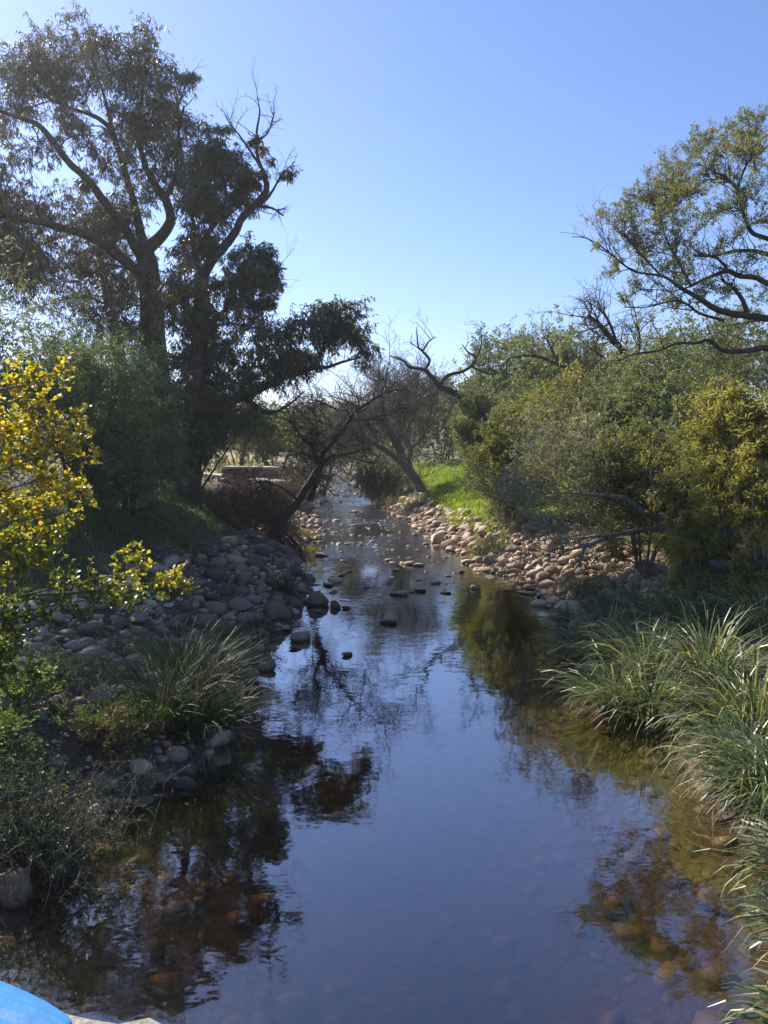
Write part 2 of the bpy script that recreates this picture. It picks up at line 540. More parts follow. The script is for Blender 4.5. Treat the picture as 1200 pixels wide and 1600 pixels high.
# water: one sheet, mirror by Fresnel over a clear tea-brown body
m, nt, out = new_mat("stream_water")
geo = nd(nt, "ShaderNodeNewGeometry")
sx = nd(nt, "ShaderNodeSeparateXYZ"); nt.links.new(geo.outputs["Position"], sx.inputs[0])
def wnoise(scale, sxy, detail):
    mp = nd(nt, "ShaderNodeMapping"); mp.inputs["Scale"].default_value = (sxy[0], sxy[1], 1)
    nt.links.new(geo.outputs["Position"], mp.inputs[0])
    n = nd(nt, "ShaderNodeTexNoise"); n.inputs["Scale"].default_value = scale; n.inputs["Detail"].default_value = detail
    nt.links.new(mp.outputs[0], n.inputs["Vector"])
    return n.outputs[0]
calm = wnoise(2.2, (1, 1.6), 3)
rif = wnoise(5.0, (1, .8), 4)
mr = nd(nt, "ShaderNodeMapRange"); mr.inputs[1].default_value = 14; mr.inputs[2].default_value = 34; mr.inputs[3].default_value = .0; mr.inputs[4].default_value = 1.5
nt.links.new(sx.outputs[1], mr.inputs[0])
pat = wnoise(.35, (1, .7), 2)
pr = nd(nt, "ShaderNodeMapRange"); pr.inputs[1].default_value = .42; pr.inputs[2].default_value = .62
nt.links.new(pat, pr.inputs[0])
am = nd(nt, "ShaderNodeMath", operation='MULTIPLY_ADD'); am.inputs[2].default_value = .02
nt.links.new(mr.outputs[0], am.inputs[0]); nt.links.new(pr.outputs[0], am.inputs[1])
rm = nd(nt, "ShaderNodeMath", operation='MULTIPLY'); nt.links.new(rif, rm.inputs[0]); nt.links.new(am.outputs[0], rm.inputs[1])
cm = nd(nt, "ShaderNodeMath", operation='MULTIPLY_ADD'); cm.inputs[1].default_value = .05
nt.links.new(calm, cm.inputs[0]); nt.links.new(rm.outputs[0], cm.inputs[2])
bp = nd(nt, "ShaderNodeBump"); bp.inputs["Strength"].default_value = 1.0; bp.inputs["Distance"].default_value = .045
nt.links.new(cm.outputs[0], bp.inputs["Height"])
fr = nd(nt, "ShaderNodeLayerWeight"); fr.inputs["Blend"].default_value = .5
nt.links.new(bp.outputs[0], fr.inputs["Normal"])
fp = nd(nt, "ShaderNodeMath", operation='POWER'); fp.inputs[1].default_value = 1.55
nt.links.new(fr.outputs["Facing"], fp.inputs[0])
gl = nd(nt, "ShaderNodeBsdfGlossy"); gl.inputs["Roughness"].default_value = .012
nt.links.new(bp.outputs[0], gl.inputs["Normal"])
rg = nd(nt, "ShaderNodeMapRange"); rg.inputs[1].default_value = 15; rg.inputs[2].default_value = 40; rg.inputs[3].default_value = .012; rg.inputs[4].default_value = .16
nt.links.new(sx.outputs[1], rg.inputs[0]); nt.links.new(rg.outputs[0], gl.inputs["Roughness"])
tr = nd(nt, "ShaderNodeBsdfTransparent"); tr.inputs[0].default_value = (.97, .95, .92, 1)
mxs = nd(nt, "ShaderNodeMixShader")
nt.links.new(fp.outputs[0], mxs.inputs[0]); nt.links.new(tr.outputs[0], mxs.inputs[1]); nt.links.new(gl.outputs[0], mxs.inputs[2])
nt.links.new(mxs.outputs[0], out.inputs[0])
va = nd(nt, "ShaderNodeVolumeAbsorption"); va.inputs["Color"].default_value = (.54, .40, .06, 1); va.inputs["Density"].default_value = 1.7
nt.links.new(va.outputs[0], out.inputs["Volume"])
wy = np.concatenate([np.arange(-12, 60, 2.0), np.arange(60, 170, 5.0)])
wl, wr = xl(wy) - 1.2, xr(wy) + 1.2
wv = np.concatenate([np.stack([wl, wy, 0 * wy], -1), np.stack([wr, wy, 0 * wy], -1)])
k = len(wy)
ii = np.arange(k - 1)
wv = np.concatenate([wv, wv - np.array([0, 0, 2.2])])
top = np.stack([ii, ii + k, ii + k + 1, ii + 1], -1)
lft = np.stack([ii, ii + 1, ii + 1 + 2 * k, ii + 2 * k], -1)
rgt = np.stack([ii + k, ii + 3 * k, ii + 1 + 3 * k, ii + 1 + k], -1)
ends = np.array([[0, 2 * k, 3 * k, k], [k - 1, 2 * k - 1, 4 * k - 1, 3 * k - 1]])
water = link("water", mesh("water", wv, [top, top[:, ::-1] + 2 * k, lft, rgt, ends], m, smooth=False), kind="structure")

# far wooded ridge
t = np.linspace(-1, 1, 90)
rx = t * 500
rh = 15 + 5 * np.sin(t * 7 + 1) + 2.5 * np.sin(t * 19) + 1.5 * rng.random(90)
rows = []
for k_, (dy, f) in enumerate(((0, 0), (25, .55), (60, .9), (90, 1.0), (140, .8))):
    rows.append(np.stack([rx, 380 + dy + 30 * np.sin(t * 4), rh * f + 2.0 - (2.5 if k_ == 0 else 0)], -1))
hv = np.concatenate(rows)
ii = np.concatenate([np.arange(89) + r * 90 for r in range(4)])
mh, nt, out = new_mat("hill_scrub")
n = nd(nt, "ShaderNodeTexNoise"); n.inputs["Scale"].default_value = .12; n.inputs["Detail"].default_value = 8
geo = nd(nt, "ShaderNodeNewGeometry"); nt.links.new(geo.outputs["Position"], n.inputs["Vector"])
p = nd(nt, "ShaderNodeBsdfPrincipled"); p.inputs["Roughness"].default_value = 1
nt.links.new(ramp(nt, [(.35, (.05, .065, .04)), (.65, (.13, .13, .08))], n.outputs[0]), p.inputs["Base Color"])
nt.links.new(p.outputs[0], out.inputs[0])
link("hills", mesh("hills", hv, [np.stack([ii, ii + 1, ii + 91, ii + 90], -1)], mh), kind="structure")

# ------------------------------------------------------------------ stones
def ico(sub):
    import bmesh
    bm = bmesh.new()
    bmesh.ops.create_icosphere(bm, subdivisions=sub, radius=1.0)
    V = np.array([v.co[:] for v in bm.verts])
    F = np.array([[v.index for v in f.verts] for f in bm.faces])
    bm.free()
    return V, F
ICO = {s: ico(s) for s in (1, 2, 3)}
def stone_shape(sub, seed):
    r = np.random.default_rng(seed)
    V, F = ICO[sub]
    V = V.copy()
    for _ in range(8):                   # worn facets
        d = nrm(r.normal(size=3))
        h = r.uniform(.46, .88)
        k_ = V @ d
        V -= np.outer(np.maximum(k_ - h, 0) * .85, d)
    for f in (1.7, 3.4):
        ph = r.uniform(0, 6, 3)
        V *= 1 + .07 / (f / 1.7) * (np.sin(V[:, :1] * f + ph[0]) + np.sin(V[:, 1:2] * f * 1.3 + ph[1]) + np.sin(V[:, 2:3] * f + ph[2])) / 1.5
    return V * np.array([1.12, r.uniform(.65, .98), r.uniform(.48, .75)]), F
SH2 = [stone_shape(2, 100 + k_) for k_ in range(12)]
SH3 = [stone_shape(3, 300 + k_) for k_ in range(10)]
stone_lo = [stone_shape(1, 500 + k_) for k_ in range(6)]
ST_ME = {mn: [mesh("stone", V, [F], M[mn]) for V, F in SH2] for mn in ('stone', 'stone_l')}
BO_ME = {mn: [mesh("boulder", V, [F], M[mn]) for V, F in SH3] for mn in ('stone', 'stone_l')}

BOULDERS = [  # px, py of the water or ground line, width px, height factor, sink, mesh set, ground z override, label
    (495, 948, 34, 1.25, .25, 'stone_l', 0, "large dark rounded boulder standing in the stream by the grey stone bank"),
    (523, 951, 21, 1.1, .3, 'stone_l', 0, "dark round boulder just beyond the large one at the stream edge"),
    (540, 952, 15, .8, .3, 'stone_l', 0, "small flat dark stone outermost beside two dark boulders"),
    (497, 958, 15, .8, .3, 'stone_l', 0, "small dark stone in front of the large rounded boulder"),
    (523, 911, 23, .95, .3, 'stone', 0, "brown lit boulder at the outer end of the stone spit"),
    (514, 916, 19, .7, .3, 'stone', 0, "low brown stone leaning against the boulder ending the spit"),
    (480, 908, 26, 1.0, .3, 'stone_l', 0, "dark boulder where the stone spit joins the bank"),
    (542, 894, 15, .5, .4, 'stone_l', 0, "flat black stone alone in mid stream beyond the spit"),
    (624, 931, 27, .75, .35, 'stone', 0, "broad tan bright-topped rock out in the middle of the stream"),
    (656, 925, 25, .6, .35, 'stone', 0, "low jagged tan rock beside the broad one in mid stream"),
    (696, 928, 18, .55, .35, 'stone', 0, "small flat tan rock in shallow amber water near the pebble shore"),
    (742, 921, 18, .65, .3, 'stone', 0, "pointed grey-tan rock in amber shallows off the pebble shore"),
    (606, 975, 29, .6, .25, 'stone_l', 0, "lone dark wedge-shaped rock in the calm middle of the stream"),
    (542, 1026, 19, .75, .3, 'stone_l', 0, "small round stone alone in the sky reflection"),
    (415, 1050, 31, .8, .25, 'stone_l', 0, "smooth brown stone off the big dark sedge tussock"),
    (390, 1083, 23, .8, .3, 'stone_l', 0, "dark stone touching the dark sedge tussock at the water edge"),
    (401, 1088, 19, .8, .3, 'stone_l', 0, "brown angular stone in front of the one touching the sedge"),
    (467, 1003, 31, .9, .25, 'stone_l', 0, "smooth grey-brown boulder at the tip of the dark bank"),
    (461, 1016, 18, .7, .3, 'stone_l', 0, "half sunken dark stone just in front of the bank tip boulder"),
    (213, 1228, 50, 1.35, .2, 'stone', 0, "big tan upright boulder at the water edge by the fern clump"),
    (238, 1232, 40, .85, .25, 'stone_l', 0, "grey oval stone beside the big tan boulder at the waterline"),
    (287, 1234, 38, .55, .35, 'stone_l', 0, "flat grey stone barely above the dark water by the sedge"),
    (0, 1420, 62, 1.3, .3, 'stone', 0, "smooth pinkish boulder half hidden under the trailing dark bush"),
    (684, 836, 34, 1.1, .25, 'stone', .35, "largest brown boulder on the shore below the bright grass"),
    (703, 845, 25, 1.0, .25, 'stone', .3, "rounded tan boulder next to the largest one on the pebble shore"),
    (732, 876, 20, .9, .25, 'stone', .1, "pinkish round boulder at the edge of the pebble shore"),
    (707, 858, 19, 1.0, .25, 'stone', .1, "purple-grey boulder at the foot of the pebble shore"),
    (639, 883, 19, .8, .3, 'stone', 0, "pale pink rock standing in mid stream with a smaller neighbour"),
    (655, 885, 17, .75, .3, 'stone', 0, "round tan rock beside the pale pink one in mid stream"),
    (607, 877, 15, .8, .3, 'stone', 0, "reddish pointed rock in the middle of the stream"),
    (501, 870, 20, .75, .3, 'stone', 0, "blocky brown rock off the yellow-green weed patch"),
    (185, 1040, 52, .9, .3, 'stone_l', .75, "large pale boulder bedded in the shaded stone bank"),
    (92, 1160, 40, 1.2, .25, 'stone_l', .45, "dark brown upright boulder on the shaded shingle"),
    (85, 1200, 34, .9, .25, 'stone_l', .35, "grey rounded cobble at the front of the shaded shingle"),
    (870, 958, 20, 1.1, .3, 'stone', .05, "pale rounded boulder against the sedge at the shore corner"),
    (848, 945, 30, 1.0, .3, 'stone', .05, "mossy cream boulder at the end of the pebble shore"),
    (1165, 1462, 92, .7, .15, 'stone', -.42, "large submerged amber boulder beside the sunlit sedge"),
    (1072, 1400, 54, .7, .15, 'stone', -.42, "rounded submerged amber stone in front of the large one"),
    (1108, 1345, 46, .6, .15, 'stone', -.36, "submerged amber stone by the overhanging sedge leaves"),
    (985, 1475, 50, .5, .15, 'stone', -.5, "flat submerged brown stone in the dark reflection"),
    (1060, 1292, 64, .5, .15, 'stone', -.34, "broad submerged orange rock below the sedge bank"),
]
taken = []
for k_, (px, py, w, hf, sink, mn, z0, lab) in enumerate(BOULDERS):
    P = WZ(px, py, z0)
    dist = np.linalg.norm(P - CAM)
    r = w / 1200 * dist / 2 * .97
    o = link("boulder" if w > 17 else "stone", BO_ME[mn][k_ % 10])
    hz = r * hf * (.8 if z0 > 0 or w > 30 else .62) / .6
    if z0 > 0:
        z0 = min(z0, gz(P[0], P[1] + r * .7))
    o.scale = (r, r * 1.05, hz * .62 / .62)
    o.location = (P[0], P[1] + r * .7, z0 + hz * .6 * (1 - 2 * sink))
    o.rotation_euler = (rng.uniform(-.15, .15), rng.uniform(-.15, .15), rng.uniform(-.5, .5))
    tag(o, lab, "rock", "rocks of the stream")
    taken.append((o.location[0], o.location[1], r))

cand = []                               # x, y, r, side
def scatter(n, fy, fs, fr, side):
    y = fy(n); s = fs(n, y); r = fr(n, y)
    x = xl(y) - s if side == 'L' else xr(y) + s
    for a in zip(x, y, r):
        cand.append((*a, side))
U = rng.uniform
# right shingle bank
scatter(9000, lambda n: 15.5 + 34 * rng.random(n) ** 1.15, lambda n, y: -.3 + rng.random(n) * np.interp(y, [15, 18, 24, 30, 36, 50], [3.8, 3.8, 3.2, 1.9, 1.7, 1.9]), lambda n, y: np.clip(rng.lognormal(-2.5, .58, n), .04, .34), 'R')
# left cobble bank
scatter(4200, lambda n: U(8.3, 25, n), lambda n, y: -.15 + rng.random(n) * np.interp(y, [8, 12, 18, 25], [3.2, 4.0, 3.0, 1.6]), lambda n, y: np.clip(rng.lognormal(-2.4, .55, n), .04, .34), 'L')
# far riffle, both shores and in the water
scatter(3000, lambda n: 26 + 80 * rng.random(n) ** 1.2, lambda n, y: U(-.15, 1.8, n), lambda n, y: np.clip(rng.lognormal(-2.25, .35, n), .06, .26), 'L')
scatter(2600, lambda n: 40 + 65 * rng.random(n), lambda n, y: U(-.15, 2.2, n), lambda n, y: np.clip(rng.lognormal(-2.15, .35, n), .07, .28), 'R')
scatter(420, lambda n: 24 + 80 * rng.random(n) ** .9, lambda n, y: -rng.random(n) * (xr(y) - xl(y)), lambda n, y: np.clip(rng.lognormal(-2.1, .35, n), .06, .26), 'R')
scatter(230, lambda n: U(19.5, 40, n), lambda n, y: -rng.random(n) * (xr(y) - xl(y)), lambda n, y: np.clip(rng.lognormal(-2.3, .4, n), .05, .2), 'R')
scatter(5200, lambda n: 15.5 + 16 * rng.random(n), lambda n, y: -.2 + rng.random(n) * 3.4, lambda n, y: U(.02, .05, n), 'R')
scatter(2600, lambda n: U(8.5, 20, n), lambda n, y: -.1 + rng.random(n) * 3.4, lambda n, y: U(.02, .05, n), 'L')
# stream bed in the pool
scatter(2200, lambda n: U(4.6, 19, n), lambda n, y: -rng.random(n) * (xr(y) - xl(y)), lambda n, y: np.clip(rng.lognormal(-2.2, .45, n), .05, .24), 'R')
cand.sort(key=lambda c: -c[2])
cell = {}
def ok(x, y, r, f=.78):
    cx, cy_ = int(math.floor(x / .9)), int(math.floor(y / .9))
    for a in (-1, 0, 1):
        for b in (-1, 0, 1):
            for (X, Y, R_) in cell.get((cx + a, cy_ + b), ()):
                if (X - x) ** 2 + (Y - y) ** 2 < ((R_ + r) * f) ** 2:
                    return False
    cell.setdefault((cx, cy_), []).append((x, y, r))
    return True
for a in taken:
    cell.setdefault((int(math.floor(a[0] / .9)), int(math.floor(a[1] / .9))), []).append(a)
kept = [c for c in cand if ok(c[0], c[1], c[2])]
KX = np.array([c[0] for c in kept]); KY = np.array([c[1] for c in kept]); KR = np.array([c[2] for c in kept])
KZ = ground_z(KX, KY)
inch = (KX > xl(KY)) & (KX < xr(KY))
# stones out in the riffle poke through the surface
poke = inch & (KY > 20) & (rng.random(len(KX)) < .75)
KZ = np.where(poke, KR * rng.uniform(-.3, .08, len(KX)), np.where(inch, KZ - KR * .12, KZ + KR * .22))
upx, upy, dep = project(np.stack([KX, KY, KZ], -1))
size = KR * 2 / np.maximum(dep, .1) * 1200
vis = (upx > 0) & (upx < 1200) & (upy > 0) & (upy < 1600) & ((KZ > -.1) | (KY < 0))
hide = ((upx < 150) & (upy > 1240)) | ((upx > 880) & (upy > 900)) | ((upx < 260) & (upy < 960)) | ((upx > 200) & (upx < 370) & (upy > 1000) & (upy < 1190))
order = np.argsort(-(size * vis * ~hide))
big = set(order[:300].tolist())
gb = Bag()
for i in range(len(KX)):
    side = kept[i][3]
    tl_ = .12 if poke[i] else .35
    rx_, ry_, rz_ = U(-tl_, tl_), U(-tl_, tl_), U(0, 6.28)
    if i in big:
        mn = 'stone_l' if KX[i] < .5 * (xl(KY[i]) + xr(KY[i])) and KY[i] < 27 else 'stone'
        o = link("stone", ST_ME[mn][i % 12], ground)
        o.location = (KX[i], KY[i], KZ[i])
        o.scale = (KR[i], KR[i], KR[i] * U(.8, 1.2) * (.62 if poke[i] else 1))
        o.rotation_euler = (rx_, ry_, rz_)
    else:
        V, F = SH2[i % 12] if size[i] > 9 and vis[i] else stone_lo[i % 6]
        R3 = np.array(Matrix.Rotation(rz_, 3, 'Z') @ Matrix.Rotation(rx_, 3, 'X') @ Matrix.Rotation(ry_, 3, 'Y'))
        gb.add((V * KR[i] * np.array([1, 1, .62 if poke[i] else 1])) @ R3.T + np.array([KX[i], KY[i], KZ[i]]), F, np.full(len(F), rng.random() * .9))
g = link("gravel", gb.mesh("gravel", M['stone_mass']), kind="stuff")
g["label"] = "small river stones and shingle filling the banks and the stream bed"
g["category"] = "gravel"

# ------------------------------------------------------------------ trees
def limb_px(pts, K=None, jit=.0):
    """pts: (px, py, d, width px) -> samples and radii"""
    A = np.array([[*W(p[0], p[1], p[2]), p[3] / 2400 * p[2]] for p in pts])
    Q = spline(A, K or max(8, len(A) * 4))
    if jit:
        n_ = len(Q)
        w_ = np.cumsum(rng.normal(size=(n_, 3)), axis=0)
        w_ -= np.linspace(0, 1, n_)[:, None] * w_[-1]
        Q[:, :3] += w_ * jit * Q[:, 3:4]
    Q[:, 3] = np.maximum(Q[:, 3], .004)
    return Q

def curve_to(a, b, ta, K=8, bend=.25, sag=.0):
    """gently crooked branches from points a to b, leaving along ta; arrays (N,3)"""
    L = np.linalg.norm(b - a, axis=1)[:, None]
    c1 = a + nrm(ta + (b - a) / np.maximum(L, 1e-6) * .8) * L * .4
    c2 = b - nrm(b - a + rand_dir(len(a)) * L * bend * 1.5) * L * .3
    t_ = np.linspace(0, 1, K)[None, :, None]
    P = (1 - t_) ** 3 * a[:, None] + 3 * (1 - t_) ** 2 * t_ * c1[:, None] + 3 * (1 - t_) * t_ ** 2 * c2[:, None] + t_ ** 3 * b[:, None]
    w_ = np.sin(t_ * np.pi) * rng.normal(size=(len(a), K, 3)) * L[:, None] * .025
    return P + w_

def tree(name, label, cat, base, limbs, clumps, leaf, bark, lsize, lw, n1=9, n2=4, nl=9, droop=.15, up=.12, group=None,
         bare=0.0, tw=.006, trunk_n=1, gn=.12, spread=.75, l2=.5, p1=1.35, twigs=1.0, limb_twigs=0, lim_sides=9, leaf_lo=.25):
    """limbs: sample arrays; first trunk_n are the trunk. clumps: (centre xyz, radius m)"""
    base = np.asarray(base, float)
    root = thing(name, label, cat, base, group)
    tb = Bag()
    for q in limbs[:trunk_n]:
        V, F = tube(q[None, :, :3], q[None, :, 3], 14)
        tb.add(V, F)
    link("trunk", tb.mesh("trunk", M[bark], base), root)
    for q in limbs[trunk_n:]:
        V, F = tube(q[None, :, :3], q[None, :, 3], lim_sides)
        b_ = Bag(); b_.add(V, F)
        link("limb", b_.mesh("limb", M[bark], base), root)
    S = np.concatenate([q[2:] if len(q) > 4 else q for q in limbs])
    T = np.concatenate([nrm(np.gradient(q[:, :3], axis=0))[2:] if len(q) > 4 else nrm(np.gradient(q[:, :3], axis=0)) for q in limbs])
    br, cr = Bag(), Bag()
    if limb_twigs:
        for q in limbs[trunk_n:]:
            ln_ = np.linalg.norm(q[-1, :3] - q[0, :3])
            Pt, Rt, Lt, _ = sprout(q[None, :, :3], q[None, :, 3], limb_twigs, .35, 1, np.array([min(1.1, .2 + .3 * ln_)]), .55, up + .15, 6, .16, .014)
            V, F = tube(Pt, np.maximum(Rt, tw * .8), 4); br.add(V, F)
            Pu, Ru, _, _ = sprout(Pt, Rt, 4, .25, 1, Lt * .5, .55, up + .1, 4, .16, .008)
            V, F = tube(Pu, np.maximum(Ru, tw * .6), 3); br.add(V, F)
    if len(clumps):
        C = np.array([c[0] for c in clumps]); r = np.array([c[1] for c in clumps])
        dd = np.linalg.norm(C[:, None] - S[None, :, :3], axis=2)
        above = np.maximum(S[None, :, 2] - C[:, None, 2], 0)
        pick = np.argmin(dd + above * 1.2 - S[None, :, 3] * .0, axis=1)
        a, ta, ra = S[pick, :3], T[pick], S[pick, 3]
        P0 = curve_to(a, C, ta, 8)
        L0 = np.linalg.norm(C - a, axis=1)
        r0 = np.minimum(ra * .6, .012 + L0 * .011)
        R0 = r0[:, None] * np.linspace(1, .35, 8)[None]
        V, F = tube(P0[:, [0, 2, 4, 7]], R0[:, [0, 2, 4, 7]], 4); br.add(V, F)
        P1, R1, L1, par = sprout(P0, R0, n1, .3, 1.0, r * p1, spread, up, 5, gn, .02, droop * .5)
        kp = rng.random(len(P1)) < np.clip((r[par] / np.median(r)) ** 2.2, .06, 1)
        P1, R1, par = P1[kp], R1[kp], par[kp]
        V, F = tube(P1[:, ::2], np.maximum(R1[:, ::2], tw * .8), 3); br.add(V, F)
        P2, R2, L2, par2 = sprout(P1, R1, n2, .2, 1.0, r[par] * l2, spread, up, 4, gn, .01, droop)
        ks = rng.random(len(P2)) < twigs
        V, F = tube(P2[ks][:, ::3] if twigs < .5 else P2[ks], np.maximum(R2[ks][:, ::3] if twigs < .5 else R2[ks], tw * .55), 3); br.add(V, F)
        tone = rng.random(len(C))
        keep = rng.random(len(P2)) >= bare
        if nl:
            leaves_on(cr, P2[keep], nl, leaf_lo, 1.08, lsize, lw, .8, droop, tone[par[par2]][keep])
            k1 = rng.random(len(P1)) >= bare
            leaves_on(cr, P1[k1], max(1, nl // 2), .5, 1.05, lsize, lw, .8, droop, tone[par][k1])
        link("branches", br.mesh("branches", M[bark], base), root, kind="stuff")
        if cr.n:
            link("crown", cr.mesh("crown", M[leaf], base, smooth=False), root, kind="stuff")
    return root

def clp(lst, d, dj=.0, k=1.0):          # (px, py, r px) at distance d, spread in depth
    out_ = []
    for c in lst:
        dd = d + (c[3] if len(c) > 3 else 0) + rng.normal() * dj
        out_.append((W(c[0], c[1], dd), c[2] * k * dd / 1200))
    return out_

# --- tall gum with the wide crown
dA = 28
limA = [limb_px([(278, 800, dA, 66), (272, 760, dA, 52), (263, 690, dA, 43), (248, 600, dA, 39), (239, 500, dA, 36), (232, 430, dA, 32), (224, 384, dA, 27)], 34, .03),
        limb_px([(226, 392, dA, 26), (248, 372, dA, 22), (264, 344, dA - .3, 19), (256, 312, dA - .5, 16), (238, 282, dA, 13), (224, 250, dA, 10), (216, 200, dA, 8), (222, 150, dA, 6), (232, 105, dA, 3)], 36, .05),
        limb_px([(226, 410, dA, 22), (192, 352, dA - 1, 18), (160, 312, dA - 2, 16), (136, 280, dA - 2.4, 14), (108, 256, dA - 2.6, 13), (84, 224, dA - 3, 11), (60, 196, dA - 3, 10), (32, 184, dA - 3, 8), (0, 174, dA - 3, 7), (-60, 150, dA - 3, 4)], 40, .05),
        limb_px([(225, 386, dA, 20), (214, 330, dA + .5, 15), (196, 270, dA + 1, 12), (176, 208, dA + 1, 10), (152, 184, dA + 1, 8), (120, 172, dA + 1, 6), (80, 156, dA + 1, 5), (46, 132, dA + 1, 3)], 34, .05),
        limb_px([(230, 440, dA, 22), (190, 402, dA - .8, 19), (140, 370, dA - 1.4, 16), (80, 352, dA - 2, 14), (40, 344, dA - 2.3, 12), (0, 336, dA - 2.5, 11), (-80, 310, dA - 2.5, 6)], 30, .05),
        limb_px([(176, 208, dA + 1, 9), (165, 160, dA + 1.5, 6), (150, 110, dA + 1.5, 4), (138, 60, dA + 1.5, 2)], 16, .06),
        limb_px([(256, 312, dA - .5, 11), (275, 270, dA - 1, 8), (280, 220, dA - 1, 6), (278, 170, dA - 1, 4), (292, 130, dA - 1, 2)], 20, .06),
        limb_px([(60, 400, dA - 2, 9), (20, 392, dA - 2.5, 8), (-50, 380, dA - 3, 5)], 12, .05)]
clA = clp([(20, 82, 34), (60, 76, 34), (100, 70, 34), (135, 52, 32), (165, 88, 34), (212, 72, 28), (232, 58, 18), (242, 98, 26), (190, 118, 34), (140, 118, 38), (90, 118, 36), (40, 120, 34), (5, 150, 30), (293, 122, 19), (306, 148, 12), (278, 116, 13),
            (230, 160, 34), (200, 188, 34), (258, 180, 32), (288, 200, 26), (240, 228, 36), (278, 240, 32), (200, 250, 30), (150, 212, 24), (108, 196, 22), (60, 230, 28), (20, 225, 26), (20, 268, 32), (68, 290, 32), (110, 322, 28), (40, 322, 32),
            (20, 380, 32), (70, 392, 34), (128, 365, 34), (160, 402, 38), (192, 442, 38), (112, 442, 34), (60, 440, 30), (172, 350, 30), (232, 305, 26), (270, 285, 26), (150, 472, 34), (262, 445, 20), (200, 500, 30), (-40, 120, 34), (-50, 230, 34), (-50, 330, 34), (-30, 430, 34), (-90, 180, 34), (-90, 280, 34)], dA, 1.3)
clA += clp([(x_ + rng.normal() * 22, y_ + rng.normal() * 22, r_ * .8) for (x_, y_, r_) in [(30, 100, 34), (80, 95, 34), (130, 85, 34), (180, 105, 32), (225, 90, 24), (240, 140, 28), (210, 160, 32), (150, 160, 28), (100, 150, 28), (50, 160, 28), (240, 200, 30), (270, 215, 28), (220, 230, 32), (250, 260, 30), (180, 240, 28), (130, 240, 22), (30, 250, 30), (60, 320, 30), (100, 350, 30),
            (40, 380, 32), (100, 410, 34), (150, 430, 34), (190, 470, 32), (210, 420, 30), (140, 330, 26), (180, 310, 26), (210, 350, 26), (70, 430, 32), (20, 430, 32), (20, 340, 30), (0, 290, 30)]], dA - .5, 1.6)
clA += clp([(-20, 400, 36), (30, 400, 36), (70, 430, 36), (-70, 380, 36), (-60, 300, 36), (-110, 330, 36), (-120, 400, 36)], 24.5, .8)  # nearer clumps, added so that their shadow covers the left cobbles
for q_ in limA[1:]:
    q_[:, 3] *= .8
bA = W(278, 800, dA); bA[2] = gz(bA[0], bA[1]) - .1
tree("gum_tree", "tallest eucalyptus with thick leaning trunk and wide drooping crown on the shaded bank", "tree", bA, limA, clA, 'gum', 'bark', .22, .036, n1=13, n2=7, nl=9, p1=1.5, l2=.75, twigs=.4, limb_twigs=8, droop=.8, tw=.007, group="tall eucalyptus trees on the bank")
# --- gum with the dead top and the limb over the stream
dB = 25
limB = [limb_px([(288, 790, dB, 58), (292, 765, dB, 44), (298, 700, dB, 35), (305, 620, dB, 30), (312, 540, dB, 26), (315, 470, dB, 23), (315, 428, dB, 21)], 34, .03),
        limb_px([(315, 432, dB, 22), (335, 405, dB, 18), (355, 382, dB, 16), (370, 360, dB, 14), (380, 340, dB, 13), (400, 320, dB, 12), (415, 300, dB, 11), (414, 278, dB, 9), (405, 255, dB, 7), (401, 230, dB, 5), (402, 200, dB, 4), (406, 175, dB, 3), (402, 152, dB, 1.5)], 50, .06),
        limb_px([(406, 258, dB, 5), (390, 235, dB, 4), (370, 207, dB, 3), (360, 195, dB, 2.2), (354, 182, dB, 1.4)], 14, .1),
        limb_px([(402, 220, dB, 4), (418, 207, dB, 3), (427, 182, dB, 2.2), (428, 155, dB, 1.2)], 12, .1),
        limb_px([(398, 324, dB, 8), (415, 310, dB, 6), (428, 293, dB, 4), (440, 272, dB, 3), (456, 258, dB, 1.5)], 16, .1),
        limb_px([(402, 322, dB, 6), (425, 325, dB, 4), (436, 332, dB, 3.4), (443, 337, dB, 3)], 12, .08),
        limb_px([(314, 434, dB, 17), (305, 405, dB + .5, 12), (302, 378, dB + .5, 10), (303, 350, dB + .5, 8), (294, 328, dB + .5, 5), (280, 312, dB + .5, 3)], 22, .06),
        limb_px([(306, 395, dB + .4, 9), (322, 370, dB - .6, 8), (338, 348, dB - .8, 7), (350, 330, dB - 1, 5), (352, 290, dB - 1, 4), (340, 250, dB - 1, 2)], 20, .06),
        limb_px([(314, 455, dB, 10), (285, 466, dB - .6, 8), (262, 476, dB - 1, 6), (250, 490, dB - 1.2, 4)], 14, .06),
        limb_px([(317, 455, dB, 10), (350, 441, dB - .6, 8), (390, 434, dB - 1, 6), (432, 430, dB - 1.2, 3)], 16, .06),
        limb_px([(316, 525, dB, 11), (345, 492, dB + .6, 8), (370, 470, dB + .8, 6), (402, 452, dB + .8, 3)], 16, .06),
        limb_px([(300, 670, dB, 22), (328, 643, dB, 19), (360, 626, dB - .3, 17), (388, 614, dB - .5, 15), (407, 606, dB - .6, 14), (428, 595, dB - .7, 13), (449, 587, dB - .8, 11), (473, 582, dB - .9, 10), (492, 574, dB - 1, 8), (513, 574, dB - 1, 6), (535, 566, dB - 1, 5), (566, 558, dB - 1, 2)], 44, .05),
        limb_px([(473, 582, dB - .9, 8), (490, 570, dB - 1.1, 7), (500, 556, dB - 1.2, 5), (505, 540, dB - 1.3, 4), (510, 508, dB - 1.3, 2)], 16, .06),
        limb_px([(382, 618, dB - .4, 11), (400, 635, dB - .6, 10), (420, 645, dB - .7, 8), (440, 640, dB - .8, 5), (460, 626, dB - .9, 3.5), (476, 611, dB - 1, 1.5)], 20, .06)]
